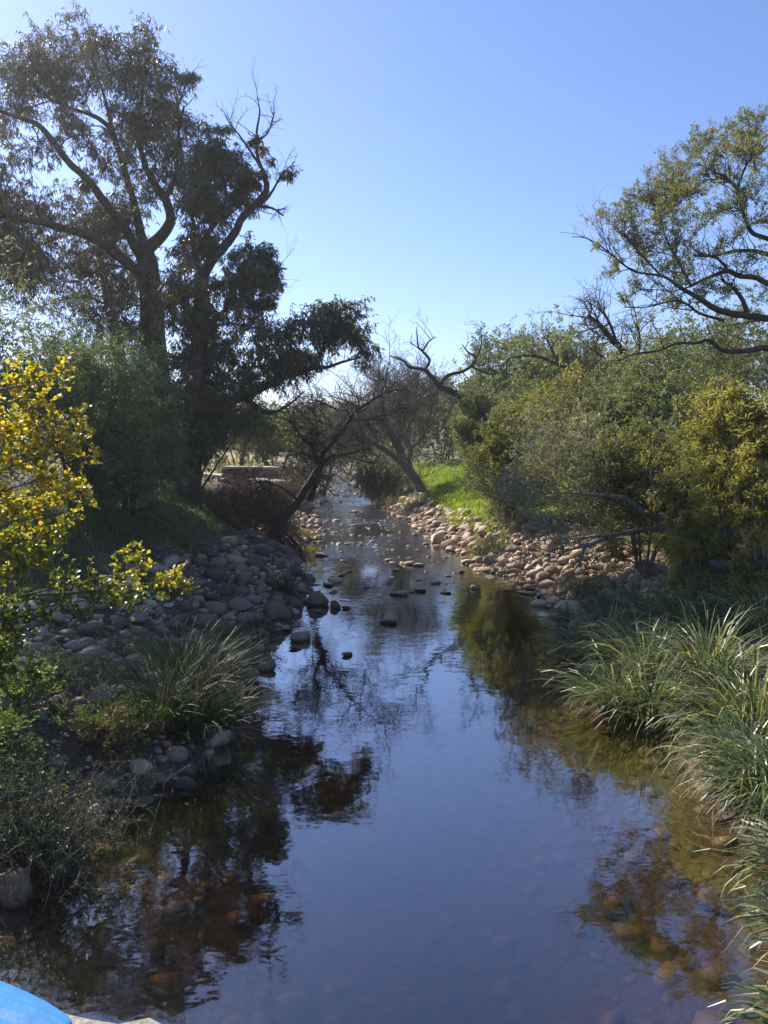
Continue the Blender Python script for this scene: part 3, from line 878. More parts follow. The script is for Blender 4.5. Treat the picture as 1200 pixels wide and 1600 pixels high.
clB = clp([(535, 492, 30), (556, 508, 22), (568, 532, 18), (500, 522, 28), (515, 490, 20), (462, 508, 28), (430, 520, 34), (400, 560, 34), (372, 592, 28), (350, 545, 34), (345, 602, 32), (402, 502, 34), (382, 482, 26), (440, 555, 22), (340, 650, 26), (320, 580, 26),
            (402, 402, 25), (422, 428, 20), (428, 470, 18), (382, 420, 25), (350, 442, 26), (372, 392, 20), (298, 442, 26), (278, 432, 22), (332, 490, 26), (288, 502, 26), (280, 560, 24),
            (330, 232, 28), (355, 252, 26), (376, 268, 22), (310, 258, 30), (340, 290, 32), (368, 300, 22), (300, 298, 28), (320, 330, 26), (348, 330, 20), (288, 360, 20), (396, 285, 16), (300, 400, 24), (335, 380, 20), (270, 480, 24), (300, 540, 26), (330, 560, 26), (310, 620, 28), (270, 620, 28), (330, 690, 26), (290, 690, 26), (420, 560, 24), (480, 535, 22), (545, 515, 22), (390, 440, 24), (415, 400, 20), (446, 266, 10), (428, 250, 10), (398, 218, 8), (330, 200, 10)], dB, .9)
for q_ in limB[1:]:
    q_[:, 3] *= .85
bB = W(288, 790, dB); bB[2] = gz(bB[0], bB[1]) - .1
tree("gum_tree", "eucalyptus with dead forked top and a leafy limb reaching over the stream", "tree", bB, limB, clB, 'gum', 'bark', .21, .036, n1=15, n2=7, nl=11, p1=1.45, l2=.75, twigs=.4, limb_twigs=8, droop=.8, tw=.006, group="tall eucalyptus trees on the bank")
# --- thin third gum stem behind
dC = 31
limC = [limb_px([(205, 760, dC, 26), (198, 640, dC, 20), (185, 540, dC, 18), (172, 480, dC, 16), (160, 420, dC, 10), (150, 370, dC, 5)], 24, .05)]
clC = clp([(150, 400, 34), (180, 380, 34), (120, 420, 34), (100, 470, 34), (220, 470, 30), (150, 340, 30), (60, 480, 34), (230, 520, 28), (255, 590, 24), (225, 580, 24)], dC, 1.0)
bC = W(205, 760, dC); bC[2] = gz(bC[0], bC[1]) - .1
tree("gum_tree", "thin straight eucalyptus stem behind the two large trunks", "tree", bC, limC, clC, 'gum', 'bark', .18, .026, n1=14, n2=6, nl=13, p1=1.5, twigs=.3, droop=.5, group="tall eucalyptus trees on the bank")

# --- tall spreading tree entering from the side over the shrubs
dL = 22
limL = [limb_px([(1400, 800, dL, 40), (1385, 680, dL, 34), (1362, 580, dL, 30), (1335, 500, dL, 26), (1300, 420, dL, 20), (1270, 350, dL, 14), (1250, 270, dL, 7)], 30, .04),
        limb_px([(1340, 510, dL, 18), (1260, 500, dL - .5, 14), (1200, 497, dL - 1, 11), (1168, 494, dL - 1, 10), (1141, 490, dL - 1, 10), (1113, 481, dL - 1, 9), (1089, 465, dL - 1.1, 7.5), (1069, 455, dL - 1.2, 6.5), (1056, 446, dL - 1.2, 5.5), (1034, 432, dL - 1.3, 4), (990, 425, dL - 1.4, 3), (960, 402, dL - 1.5, 2.4), (940, 386, dL - 1.5, 2), (915, 372, dL - 1.5, 1.6), (893, 370, dL - 1.5, 1)], 60, .08),
        limb_px([(1320, 460, dL, 14), (1250, 460, dL, 10), (1200, 444, dL, 8.5), (1182, 435, dL, 8), (1155, 432, dL, 7.5), (1138, 424, dL, 7), (1119, 429, dL, 6), (1100, 437, dL, 5), (1078, 448, dL - .3, 4)], 34, .08),
        limb_px([(1138, 424, dL, 4.5), (1127, 409, dL, 4), (1112, 400, dL, 3), (1090, 396, dL, 2)], 12, .08),
        limb_px([(1300, 420, dL, 12), (1240, 405, dL + .5, 9), (1200, 396, dL + .5, 7), (1177, 391, dL + .5, 6), (1149, 391, dL + .5, 5), (1119, 399, dL + .5, 4), (1085, 400, dL + .5, 2.5)], 26, .08),
        limb_px([(1290, 395, dL, 11), (1230, 385, dL + .3, 8), (1200, 372, dL + .3, 7), (1177, 363, dL + .3, 6.5), (1168, 347, dL + .3, 6), (1160, 325, dL + .3, 5), (1152, 295, dL + .3, 4.5), (1135, 278, dL + .3, 3.5), (1113, 267, dL + .3, 2.6), (1088, 255, dL + .3, 1.5)], 38, .08),
        limb_px([(1152, 295, dL + .3, 3.5), (1163, 265, dL, 3), (1176, 240, dL, 2.2), (1187, 205, dL, 1.2)], 14, .08),
        limb_px([(1350, 560, dL, 16), (1260, 548, dL - 1, 12), (1200, 543, dL - 2, 10), (1177, 546, dL - 2.2, 9), (1149, 549, dL - 2.4, 8), (1127, 545, dL - 2.5, 7), (1108, 531, dL - 2.5, 6), (1089, 535, dL - 2.6, 5), (1056, 536, dL - 2.7, 4), (1028, 547, dL - 2.8, 3.2), (990, 553, dL - 3, 2.6), (960, 568, dL - 3, 1.4)], 46, .08),
        limb_px([(1168, 494, dL - 1, 8), (1160, 468, dL - .8, 6.5), (1144, 449, dL - .7, 5), (1127, 436, dL - .6, 3.5)], 14, .08),
        limb_px([(1080, 448, dL - .6, 4), (1060, 410, dL - .4, 3), (1040, 370, dL - .3, 2.4), (1030, 330, dL - .3, 1.5)], 18, .1),
        limb_px([(1034, 432, dL - 1.3, 3.4), (1000, 395, dL - 1.1, 2.6), (975, 365, dL - 1, 1.6)], 14, .1),
        limb_px([(1130, 500, dL - 1.5, 5), (1095, 490, dL - 1.8, 4), (1060, 470, dL - 2, 3), (1010, 480, dL - 2.2, 2), (975, 480, dL - 2.4, 1.2)], 20, .1)]
clL = clp([(915, 355, 14), (940, 342, 17), (965, 350, 18), (990, 338, 22), (1010, 302, 20), (1030, 285, 22), (1050, 330, 26), (1020, 352, 24), (990, 382, 24), (1000, 412, 22), (1040, 382, 26), (1080, 352, 24), (1060, 270, 22), (1085, 238, 20), (1110, 218, 18), (1140, 205, 16),
            (1165, 192, 16), (1190, 192, 14), (1120, 246, 20), (1150, 240, 20), (1180, 236, 20), (1130, 290, 22), (1090, 300, 22), (1185, 300, 22), (1180, 270, 20), (1110, 342, 20), (1150, 368, 16), (1190, 345, 18), (1080, 410, 20), (1040, 425, 18), (960, 412, 14), (1120, 392, 14),
            (1000, 452, 18), (955, 435, 12), (1060, 300, 22), (970, 470, 12), (1050, 480, 16), (1000, 500, 14), (1250, 250, 30), (1240, 330, 30), (1260, 180, 30), (1100, 460, 18), (1140, 460, 16), (1180, 410, 18), (1060, 440, 18), (1120, 510, 16), (1180, 470, 18), (1020, 320, 20), (1070, 310, 20), (1140, 330, 20), (1100, 280, 20), (930, 385, 12), (975, 385, 16), (1160, 215, 16), (1050, 395, 20)], dL, .9)
bL = W(1400, 800, dL); bL[2] = gz(bL[0], bL[1]) - .1
tree("spreading_tree", "airy tree with black crooked limbs and sparse yellow-green tufts against the blue sky", "tree", bL, limL, clL, 'wattle', 'bark_dark', .095, .024, n1=18, n2=8, nl=7, p1=1.7, twigs=.45, limb_twigs=14, droop=-.05, up=.28, tw=.0055, bare=.28, spread=.6, gn=.08, leaf_lo=.5)

# --- bare trees
def bare_tree(name, label, limbs, d, n=(9, 5, 4), Ls=(1.6, .8, .4), up=.2, gn=.22, bark='bark_grey', trunk_n=1, tw=.006, leaf=None, nl=0, group=None, lo=.3, spread=.6, ls=.05, lw=.03):
    base = limbs[0][0, :3].copy()
    base[2] = gz(base[0], base[1]) - .08
    root = thing(name, label, "tree", base, group)
    tb = Bag()
    for q in limbs[:trunk_n]:
        V, F = tube(q[None, :, :3], q[None, :, 3], 12); tb.add(V, F)
    link("trunk", tb.mesh("trunk", M[bark], base), root)
    for q in limbs[trunk_n:]:
        V, F = tube(q[None, :, :3], q[None, :, 3], 8)
        b_ = Bag(); b_.add(V, F); link("limb", b_.mesh("limb", M[bark], base), root)
    br, cr = Bag(), Bag()
    for q in limbs:
        P0, R0 = q[None, :, :3], q[None, :, 3]
        ln = np.array([np.linalg.norm(q[-1, :3] - q[0, :3])])
        k_ = max(2, int(n[0] * min(1.5, ln[0] / 3)))
        P1, R1, L1, _ = sprout(P0, R0, k_, lo, 1, np.array([Ls[0]]), spread, up, 8, gn, .03)
        V, F = tube(P1, np.maximum(R1, tw), 5); br.add(V, F)
        P2, R2, L2, p2 = sprout(P1, R1, n[1], .2, 1, np.full(len(P1), Ls[1]), spread, up, 6, gn, .014)
        V, F = tube(P2, np.maximum(R2, tw * .75), 4); br.add(V, F)
        P3, R3, L3, p3 = sprout(P2, R2, n[2], .2, 1, np.full(len(P2), Ls[2]), spread, up, 4, gn, .008)
        V, F = tube(P3[:, ::3], np.maximum(R3[:, ::3], tw * .5), 3); br.add(V, F)
        if nl:
            leaves_on(cr, P3, nl, .2, 1.05, ls, lw, .9, .2)
    link("branches", br.mesh("branches", M[bark], base), root, kind="stuff")
    if cr.n:
        link("crown", cr.mesh("crown", M[leaf], base, smooth=False), root, kind="stuff")
    return root

dN = 25.5
limN = [limb_px([(424, 862, dN - .3, 34), (428, 846, dN, 24), (440, 820, dN, 19), (458, 795, dN, 17), (472, 772, dN, 16), (488, 748, dN, 15), (503, 725, dN, 14), (503, 710, dN, 11), (517, 695, dN, 9.5), (533, 675, dN, 8.5), (544, 659, dN, 7.5), (555, 643, dN, 6.5), (576, 629, dN, 5.5), (597, 616, dN, 4.5), (619, 609, dN, 3.5), (642, 609, dN, 2)], 64, .06),
        limb_px([(484, 780, dN + 1, 16), (490, 762, dN + .8, 12), (497, 742, dN + .4, 11), (504, 724, dN, 10)], 14, .06),
        limb_px([(504, 722, dN, 8), (492, 712, dN - .3, 7), (488, 696, dN - .5, 6), (496, 682, dN - .6, 4), (512, 668, dN - .6, 2)], 18, .1),
        limb_px([(508, 722, dN, 8), (520, 712, dN - .5, 6), (546, 708, dN - .9, 4.5), (576, 702, dN - 1.2, 2.5)], 16, .1),
        limb_px([(533, 675, dN, 5), (520, 664, dN + .6, 4), (500, 660, dN + 1, 3), (470, 648, dN + 1.2, 1.6)], 16, .1),
        limb_px([(544, 659, dN, 5), (527, 641, dN + .5, 4), (505, 630, dN + .8, 3), (478, 622, dN + 1, 1.6)], 16, .1),
        limb_px([(488, 698, dN - .4, 5), (470, 682, dN - .5, 4), (455, 661, dN - .6, 3), (430, 649, dN - .6, 1.6)], 16, .1),
        limb_px([(466, 782, dN, 6), (440, 762, dN - .6, 4.5), (410, 752, dN - 1, 3), (385, 760, dN - 1.2, 1.6)], 16, .1),
        limb_px([(555, 643, dN, 4), (560, 655, dN - .5, 3.5), (590, 652, dN - .8, 2.6), (610, 640, dN - 1, 1.5)], 14, .1)]
for q_ in limN:
    q_[:, 3] *= .78
bare_tree("leaning_tree", "dark leafless tree leaning out over the stream from the undercut bank", limN, dN, n=(13, 7, 4), Ls=(1.5, .9, .45), bark='bark', up=.15, gn=.24, tw=.008)
dO = 46
limO = [limb_px([(658, 772, dO, 22), (655, 762, dO, 17), (645, 744, dO, 15), (629, 720, dO, 14), (619, 693, dO, 12), (605, 667, dO, 9)], 24, .05),
        limb_px([(637, 728, dO, 11), (608, 707, dO - 1, 8.5), (587, 693, dO - 1.6, 7), (573, 685, dO - 2, 5), (564, 668, dO - 2, 3)], 18, .08),
        limb_px([(634, 728, dO, 11), (641, 702, dO + 1, 9), (632, 683, dO + 1, 7.5), (624, 661, dO + 1, 6), (624, 627, dO + 1, 4), (630, 606, dO + 1, 2)], 22, .08),
        limb_px([(605, 667, dO, 7), (590, 655, dO, 5.5), (570, 654, dO, 4), (548, 662, dO, 2)], 16, .1),
        limb_px([(605, 667, dO, 7), (600, 640, dO - 1, 5), (596, 618, dO - 1, 4), (604, 596, dO - 1, 2)], 16, .1),
        limb_px([(641, 702, dO + 1, 6), (662, 680, dO + 1.5, 4.6), (670, 650, dO + 2, 3.4), (684, 622, dO + 2, 2)], 16, .1),
        limb_px([(619, 693, dO, 6), (640, 664, dO - 1, 4), (650, 630, dO - 1, 3), (648, 600, dO - 1, 2)], 16, .1),
        limb_px([(587, 693, dO - 1.6, 5), (560, 690, dO - 2, 4), (540, 676, dO - 2, 3), (520, 650, dO - 2, 2)], 16, .1)]
bare_tree("leafless_tree", "grey leafless tree with fanning twigs rooted in the bright green grass", limO, dO, n=(20, 8, 5), Ls=(2.3, 1.3, .65), up=.22, gn=.22, tw=.013)
dQ = 38
limQ = [limb_px([(800, 770, dQ, 20), (785, 725, dQ, 17), (768, 692, dQ, 15), (749, 660, dQ, 13), (740, 638, dQ, 11.5), (721, 619, dQ, 10.5), (702, 610, dQ, 9.5), (686, 605, dQ, 8.5)], 28, .05),
        limb_px([(688, 606, dQ, 8), (673, 586, dQ, 6.5), (664, 577, dQ, 6), (641, 573, dQ, 4.5), (629, 562, dQ, 3.6), (608, 556, dQ, 1.5)], 20, .08),
        limb_px([(664, 577, dQ, 5), (671, 562, dQ, 4.4), (660, 549, dQ, 3.6), (653, 540, dQ, 3), (651, 512, dQ, 1.2)], 18, .08),
        limb_px([(660, 549, dQ, 3.2), (670, 534, dQ, 2.4), (681, 526, dQ, 1.2)], 10, .08),
        limb_px([(686, 606, dQ, 6.5), (698, 588, dQ, 5.5), (721, 581, dQ, 5), (736, 572, dQ, 4.4), (744, 559, dQ, 3.6), (731, 550, dQ, 2.6), (722, 538, dQ, 1.3)], 24, .08),
        limb_px([(744, 559, dQ, 3.2), (752, 537, dQ, 2.2), (751, 513, dQ, 1)], 10, .08),
        limb_px([(736, 572, dQ, 3.5), (765, 584, dQ, 2.6), (790, 580, dQ, 1.5)], 12, .1)]
bare_tree("dead_tree", "bare crooked dead tree with two bent arms rising out of the shrubs", limQ, dQ, n=(4, 3, 3), Ls=(1.0, .6, .35), up=.3, gn=.26, bark='bark_dark', tw=.008, lo=.5)
dS = 36
limS = [limb_px([(935, 740, dS, 12), (925, 650, dS, 9), (917, 604, dS, 8), (900, 583, dS, 7), (875, 571, dS, 5.5), (842, 558, dS, 4), (815, 555, dS, 2)], 30, .08),
        limb_px([(815, 556, dS, 3), (793, 562, dS, 3), (790, 588, dS, 2.6), (768, 618, dS, 1.6)], 14, .1),
        limb_px([(875, 571, dS, 4), (862, 545, dS, 3), (850, 525, dS, 1.5)], 10, .1),
        limb_px([(917, 604, dS, 5), (935, 570, dS, 4), (930, 540, dS, 3), (945, 515, dS, 1.5)], 14, .1)]
bare_tree("bare_tree", "thin bare tree with wavy branches before the rounded olive trees", limS, dS, n=(7, 4, 3), Ls=(1.1, .6, .35), up=.2, gn=.26, bark='bark_dark', tw=.007)
dK = 27
limK = [limb_px([(1020, 700, dK, 14), (1000, 610, dK, 11), (973, 550, dK, 10), (957, 531, dK, 9), (938, 509, dK, 8), (918, 493, dK, 6.5)], 22, .05),
        limb_px([(965, 540, dK, 5), (950, 500, dK, 4), (935, 480, dK, 2)], 10, .1),
        limb_px([(980, 560, dK, 6), (965, 580, dK, 4), (945, 560, dK, 3), (925, 545, dK, 1.5)], 12, .1),
        limb_px([(990, 580, dK, 6), (1000, 530, dK + .5, 4), (990, 500, dK + .5, 2)], 12, .1)]
bare_tree("snag", "broken snag pointing up among grey twigs under the airy tree", limK, dK, n=(12, 5, 4), Ls=(1.3, .7, .35), up=.15, gn=.26, bark='bark_dark', tw=.006, leaf='grey', nl=1, ls=.06, lw=.02)

# --- bushes
def bush(name, label, px, py, d, rx, ry, leaf, bark='bark_dark', n=None, lsize=.1, lw=.03, nl=7, n1=9, n2=5, cat="shrub", up=.15, droop=.05, bare=0, group=None, depth=.8, base=None, extra_limbs=(), extra_cl=(), low=0.0, rc=.36, tw=.005, skirt=.45):
    c = W(px, py, d)
    sx_, sz_ = rx * d / 1200, ry * d / 1200
    sy_ = depth * sx_
    bx, by = (c[0], d) if base is None else (W(base[0], base[1], d)[0], d)
    b = np.array([bx, by, gz(bx, by) - .05])
    n = n or int(np.clip(30 * (sx_ * sz_) ** .5 / .6, 22, 44))
    cls, limbs = [], []
    k_ = 0
    while len(cls) < n:
        v = rand_dir(1)[0]
        if v[2] < -.75 + low:
            continue
        f = rng.uniform(.3, 1.15) ** .6
        pt = c + v * np.array([sx_, sy_, sz_]) * f * np.clip(1 - rc * .4 + .16 * rng.normal(), .5, 1.15)
        if pt[2] < gz(pt[0], pt[1]) + .15:
            pt[2] = gz(pt[0], pt[1]) + rng.uniform(.15, .5)
        cls.append((pt, (sx_ * sz_) ** .5 * rc * rng.uniform(.5, 1.3)))
    for _ in range(int(n * (.15 if cat == "tree" else skirt))):
        a_ = rng.uniform(0, 6.28); f = rng.uniform(.2, .9) ** .5
        pt = np.array([c[0] + math.cos(a_) * sx_ * f * .9, c[1] + math.sin(a_) * sy_ * f * .9, 0])
        g0 = gz(pt[0], pt[1])
        pt[2] = max(g0, 0) + rng.uniform(.15, 1.0) * max(.3, c[2] - max(g0, 0))
        cls.append((pt, (sx_ * sz_) ** .5 * rc * rng.uniform(.7, 1.2)))
    h = c[2] - b[2]
    for j in range(6):
        a_ = j / 6 * 6.28 + rng.random()
        e = c + np.array([math.cos(a_) * sx_ * .55, math.sin(a_) * sy_ * .55, sz_ * rng.uniform(-.2, .5)])
        q = spline(np.array([b + np.array([math.cos(a_), math.sin(a_), 0]) * .08, b * .6 + e * .4 + np.array([0, 0, .15 * h]) + rng.normal(size=3) * .08 * sx_, e]), 14)
        r_ = np.linspace(.02 + .014 * max(sx_, h * .5), .012, 14)
        limbs.append(np.concatenate([q, r_[:, None]], 1))
    limbs = limbs[:1] + limbs[1:] + list(extra_limbs)
    return tree(name, label, cat, b, limbs, cls + list(extra_cl), leaf, bark, lsize, lw, n1=n1, n2=n2, nl=nl, droop=droop, up=up, bare=bare, group=group, trunk_n=1, tw=tw, twigs=.3 if bark == 'bark_grey' else .15)

# shaded side
bush("hazy_shrub", "tall hazy olive shrub under the tall gum's crown at the picture edge", -90, 560, 17.5, 195, 150, 'olive', nl=9, extra_cl=clp([(-180, 470, 60), (-230, 520, 60), (-260, 450, 60), (-200, 400, 60), (-150, 420, 55), (-280, 560, 60), (-220, 600, 60)], 15.5, .6), lsize=0.116, cat="shrub")  # extra_cl: unseen clumps out of frame, added to shade the near bank
bush("dense_shrub", "dense dark green shrub behind the yellow leaves", 110, 610, 17.5, 130, 90, 'dark', nl=9)
bush("dense_shrub", "rounded dark shrub at the foot of the leaning thick gum trunk", 215, 650, 22, 85, 105, 'dark', nl=9)
bush("dense_shrub", "low dark shrub mass on the bank below the gum trunks", 200, 715, 18.5, 105, 60, 'dark', nl=9)
bush("dense_shrub", "dark shrub wall between the thin gum stem and the thick trunk", 165, 585, 26.5, 125, 110, 'dark', nl=8)
bush("ivy_shrub", "dark leafy growth hanging round the gum trunk over the stone wall", 345, 662, 25.5, 85, 42, 'dark', nl=7, low=.35, skirt=0, base=(297, 700))
bush("far_olive_tree", "dark rounded tree beyond the stone wall", 430, 690, 52, 95, 48, 'olive', 'bark_far', nl=8, lsize=0.246, lw=0.102, cat="tree", tw=.009, low=.25)
bush("far_olive_tree", "dim tree behind the leaning leafless tree", 505, 690, 58, 75, 45, 'far', 'bark_far', nl=7, lsize=0.265, lw=0.102, cat="tree", tw=.009, low=.25)
# lit side
bush("rounded_tree", "rounded grey-green tree with its top against the sky beside the dead tree", 800, 594, 44, 92, 78, 'olive', 'bark_far', nl=9, lsize=0.196, lw=0.069, cat="tree", group="rounded trees on the lit bank", tw=.008)
bush("rounded_tree", "second rounded olive tree next to the snag", 880, 594, 40, 86, 74, 'olive', 'bark_far', nl=9, lsize=0.179, lw=0.066, cat="tree", group="rounded trees on the lit bank", tw=.008)
bush("bank_shrub", "olive shrub rising directly behind the bright green grass", 752, 668, 37, 45, 60, 'olive', 'bark_grey', nl=9, lsize=0.146, lw=0.048)
bush("bank_shrub", "pale green shrub reaching down to the pebble shore", 785, 729, 28, 55, 103, 'wattle', 'bark_grey', nl=9, lsize=0.139, lw=0.045)
bush("bank_shrub", "yellow-topped wattle shrub in the middle of the lit bank", 925, 649, 25, 115, 68, 'wattle', 'bark_grey', nl=9, lsize=0.147, lw=0.041)
bush("bank_shrub", "wide dense olive shrub under the crooked black limbs", 1085, 594, 24, 167, 97, 'olive', 'bark_grey', nl=9, lsize=0.139, lw=0.041)
dE = 19
exE = [limb_px([(1075, 850, dE - 1, 16), (1042, 817, dE - 1, 14), (1008, 802, dE - 1, 12), (983, 783, dE - 1, 9), (950, 775, dE - 1, 6.5), (915, 772, dE - 1, 3.5), (880, 770, dE - 1, 2)], 26, .08),
       limb_px([(1035, 817, dE - 1, 6), (1025, 783, dE - 1.2, 5.5), (1019, 750, dE - 1.3, 4.5), (1016, 728, dE - 1.3, 2.5)], 14, .08),
       limb_px([(1045, 823, dE - 1, 10), (1000, 829, dE - 1.5, 8), (958, 837, dE - 1.8, 6.5), (925, 850, dE - 2, 5), (883, 862, dE - 2.2, 3.5), (866, 880, dE - 2.3, 1.8)], 22, .08),
       limb_px([(958, 836, dE - 1.8, 5), (935, 838, dE - 2, 4), (904, 842, dE - 2, 2)], 10, .08),
       limb_px([(915, 852, dE - 2, 4), (905, 880, dE - 2.2, 3), (890, 900, dE - 2.3, 1.6)], 10, .08)]
bush("sprawling_shrub", "grey-leaved sprawling shrub with bare branches reaching to the pebble shore", 880, 739, dE + 1, 132, 97, 'grey', 'bark_grey', nl=7, lsize=0.123, lw=0.031, bare=.15, base=(1060, 850), extra_limbs=exE, extra_cl=clp([(880, 850, 20), (850, 800, 24), (910, 880, 16), (760, 770, 26), (790, 800, 24)], dE - 2, .3), n2=5)
bush("bank_shrub", "olive shrub filling the bank above the sedges", 1010, 739, 19, 98, 85, 'wattle', 'bark_grey', nl=8, lsize=0.130, lw=0.034)
bush("bank_shrub", "tall olive shrub between the yellow-topped wattle and the wide olive shrub", 1000, 655, 22, 90, 70, 'olive', 'bark_grey', nl=8, lsize=.12, lw=.04)
bush("bank_shrub", "olive shrub low behind the small rounded yellow-green bush", 1105, 760, 17, 85, 60, 'wattle', 'bark_grey', nl=8, lsize=.105, lw=.03)
bush("bank_shrub", "grey-green shrub below the bare wavy branches", 835, 655, 31, 65, 55, 'olive', 'bark_grey', nl=8, lsize=.13, lw=.045)
bush("drooping_wattle", "yellow-green drooping wattle at the picture edge above the log", 1160, 684, 15, 92, 97, 'yellow', 'bark_grey', nl=9, lsize=0.139, lw=0.029, n2=5)
bush("small_shrub", "small rounded yellow-green bush with dry underside above the sedges", 1085, 832, 15, 51, 34, 'yellow', 'bark_grey', nl=8, lsize=0.097, lw=0.021, n=22)
bush("small_shrub", "bright leafy bush at the picture edge just over the fallen log", 1185, 794, 14, 55, 51, 'yellow', 'bark_grey', nl=8, lsize=0.123, lw=0.029, n=22)
bush("waterside_shrub", "grey-green shrub in shade beside the bright grass and the leafless tree", 594, 737, 50, 42, 26, 'olive', 'bark_far', bare=.35, rc=.5, nl=8, lsize=0.175, lw=0.060, tw=.008)
# distance
FAR = [(640, 650, 75, 60, 60, "hazy tree behind the grey leafless tree"), (700, 640, 66, 45, 62, "hazy olive tree between the leafless tree and the dead tree"), (560, 690, 100, 45, 40, "faint far tree over the head of the stream"),
       (600, 665, 115, 70, 45, "palest tree at the end of the valley"), (470, 672, 85, 70, 34, "faint tree on the far side beyond the stone wall"), (530, 660, 130, 60, 36, "very faint tree in the gap above the stream"),
       (960, 600, 52, 80, 60, "far olive tree showing between the snag and the second rounded tree"), (1060, 580, 58, 110, 80, "far tree behind the wide olive shrub"), (1190, 590, 50, 110, 90, "far tree at the picture edge behind the crooked limbs"), (860, 640, 60, 120, 60, "far low tree closing the gap behind the rounded trees"),
       (60, 640, 42, 200, 120, "far dark tree closing the view behind the dense shaded shrubs"), (300, 660, 60, 100, 60, "far tree seen between the two gum trunks"),
       (375, 668, 47, 60, 34, "dim tree over the stone wall next to the gum trunk"), (690, 668, 62, 60, 55, "far tree filling the gap beyond the bright grass"), (740, 640, 70, 60, 60, "far tree half hidden by the dead tree's arms"), (545, 700, 88, 60, 28, "low far tree beside the head of the stream")]
for (px, py, d, rx_, ry_, lab) in FAR:
    bush("far_tree", lab, px, py, d, rx_, ry_, 'far', 'bark_far', nl=5, lsize=.34, lw=.17, n1=7, n2=3, cat="tree", group="far trees at the head of the stream", tw=.012, n=34, low=.2)

# dead brush under the leaning tree
bx_, by_ = W(395, 815, 26.5)[:2]
limD = []
for j in range(9):
    e = W(rng.uniform(335, 470), rng.uniform(745, 815), 26.2 + rng.normal() * .6)
    b = np.array([bx_ + rng.normal() * .5, by_ + rng.normal() * .3, 0]); b[2] = gz(b[0], b[1])
    mid = (b + e) / 2 + rng.normal(size=3) * .25
    q = spline(np.array([b, mid, e]), 14)
    limD.append(np.concatenate([q, np.linspace(.03, .008, 14)[:, None]], 1))
bare_tree("dead_brush", "tangle of dead brown brushwood below the dry stone wall", limD, 26, n=(34, 7, 3), Ls=(.9, .5, .3), up=.0, gn=.3, bark='bark_grey', tw=.006, leaf='dry', nl=3, spread=.85, ls=.07, lw=.035)

# ------------------------------------------------------------------ sedges, herbs, grass
def blades(n, base, rad, L, wd, elev=(50, 88), droopk=1.0, K=6, bias=None):
    az = U(0, 2 * np.pi, n)
    r = rad * np.sqrt(rng.random(n))
    a2 = az + rng.normal(size=n) * .5
    p0 = np.stack([base[0] + r * np.cos(az), base[1] + r * np.sin(az), np.full(n, base[2])], -1)
    el = np.radians(elev[1] - (elev[1] - elev[0]) * np.clip(r / rad + rng.normal(size=n) * .25, 0, 1.1))
    hd = np.stack([np.cos(a2), np.sin(a2), 0 * a2], -1)
    if bias is not None:
        hd = nrm(hd + np.asarray(bias)[None])
    ln = L * rng.uniform(.55, 1.15, n)
    P = [p0]
    cur = p0
    ang = el.copy()
    for k_ in range(K - 1):
        d = hd * np.cos(ang)[:, None] + np.array([0, 0, 1]) * np.sin(ang)[:, None]
        cur = cur + d * (ln / (K - 1))[:, None]
        P.append(cur)
        ang = ang - droopk * (0.12 + .42 * k_ / (K - 1)) * rng.uniform(.5, 1.5, n)
    P = np.stack(P, 1)
    side = np.stack([-hd[:, 1], hd[:, 0], 0 * az], -1)
    w_ = wd * rng.uniform(.6, 1.3, n)
    prof_ = np.concatenate([np.linspace(.7, 1, K // 2), np.linspace(1, .12, K - K // 2)])
    tw_ = rng.normal(size=n) * .5
    nrmv = np.array([0, 0, 1.])
    sv = side * np.cos(tw_)[:, None] + nrmv * np.sin(tw_)[:, None]
    off = sv[:, None] * (w_[:, None] * prof_[None])[:, :, None] * .5
    V = np.stack([P - off, P + off], 2).reshape(-1, 3)
    b = np.arange(n)[:, None] * K * 2 + np.arange(K - 1)[None] * 2
    q = np.stack([b, b + 1, b + 3, b + 2], -1).reshape(-1, 4)
    return V, q, np.repeat(rng.random(n), K - 1)

def sedge(label, px, py, z, n, rad, L, wd=.011, name="sedge_clump", group=None, dead=.12, elev=(35, 86), droopk=1.0, mat='sedge', d=None, bias=None):
    if d is None:
        P = WZ(px, py, z)
        if py > 1600 or px > 1210:
            pass
    else:
        P = W(px, py, d)
    x, y = P[0], P[1]
    b = np.array([x, y, max(gz(x, y), -.05) - .03])
    root = thing(name, label, "plant", b, group)
    bg_ = Bag(); V, F, A = blades(n, b, rad, L, wd, elev, droopk, bias=bias); bg_.add(V, F, A)
    link("blades", bg_.mesh("blades", M[mat], b, smooth=False), root, kind="stuff")
    k_ = int(n * dead)
    if k_ > 3:
        bd = Bag(); V, F, A = blades(k_, b, rad * 1.05, L * .85, wd * .9, (0, 60), droopk * 1.5, bias=bias); bd.add(V, F, A)
        link("dead_blades", bd.mesh("dead_blades", M['sedge_dead'], b, smooth=False), root, kind="stuff")
    return root

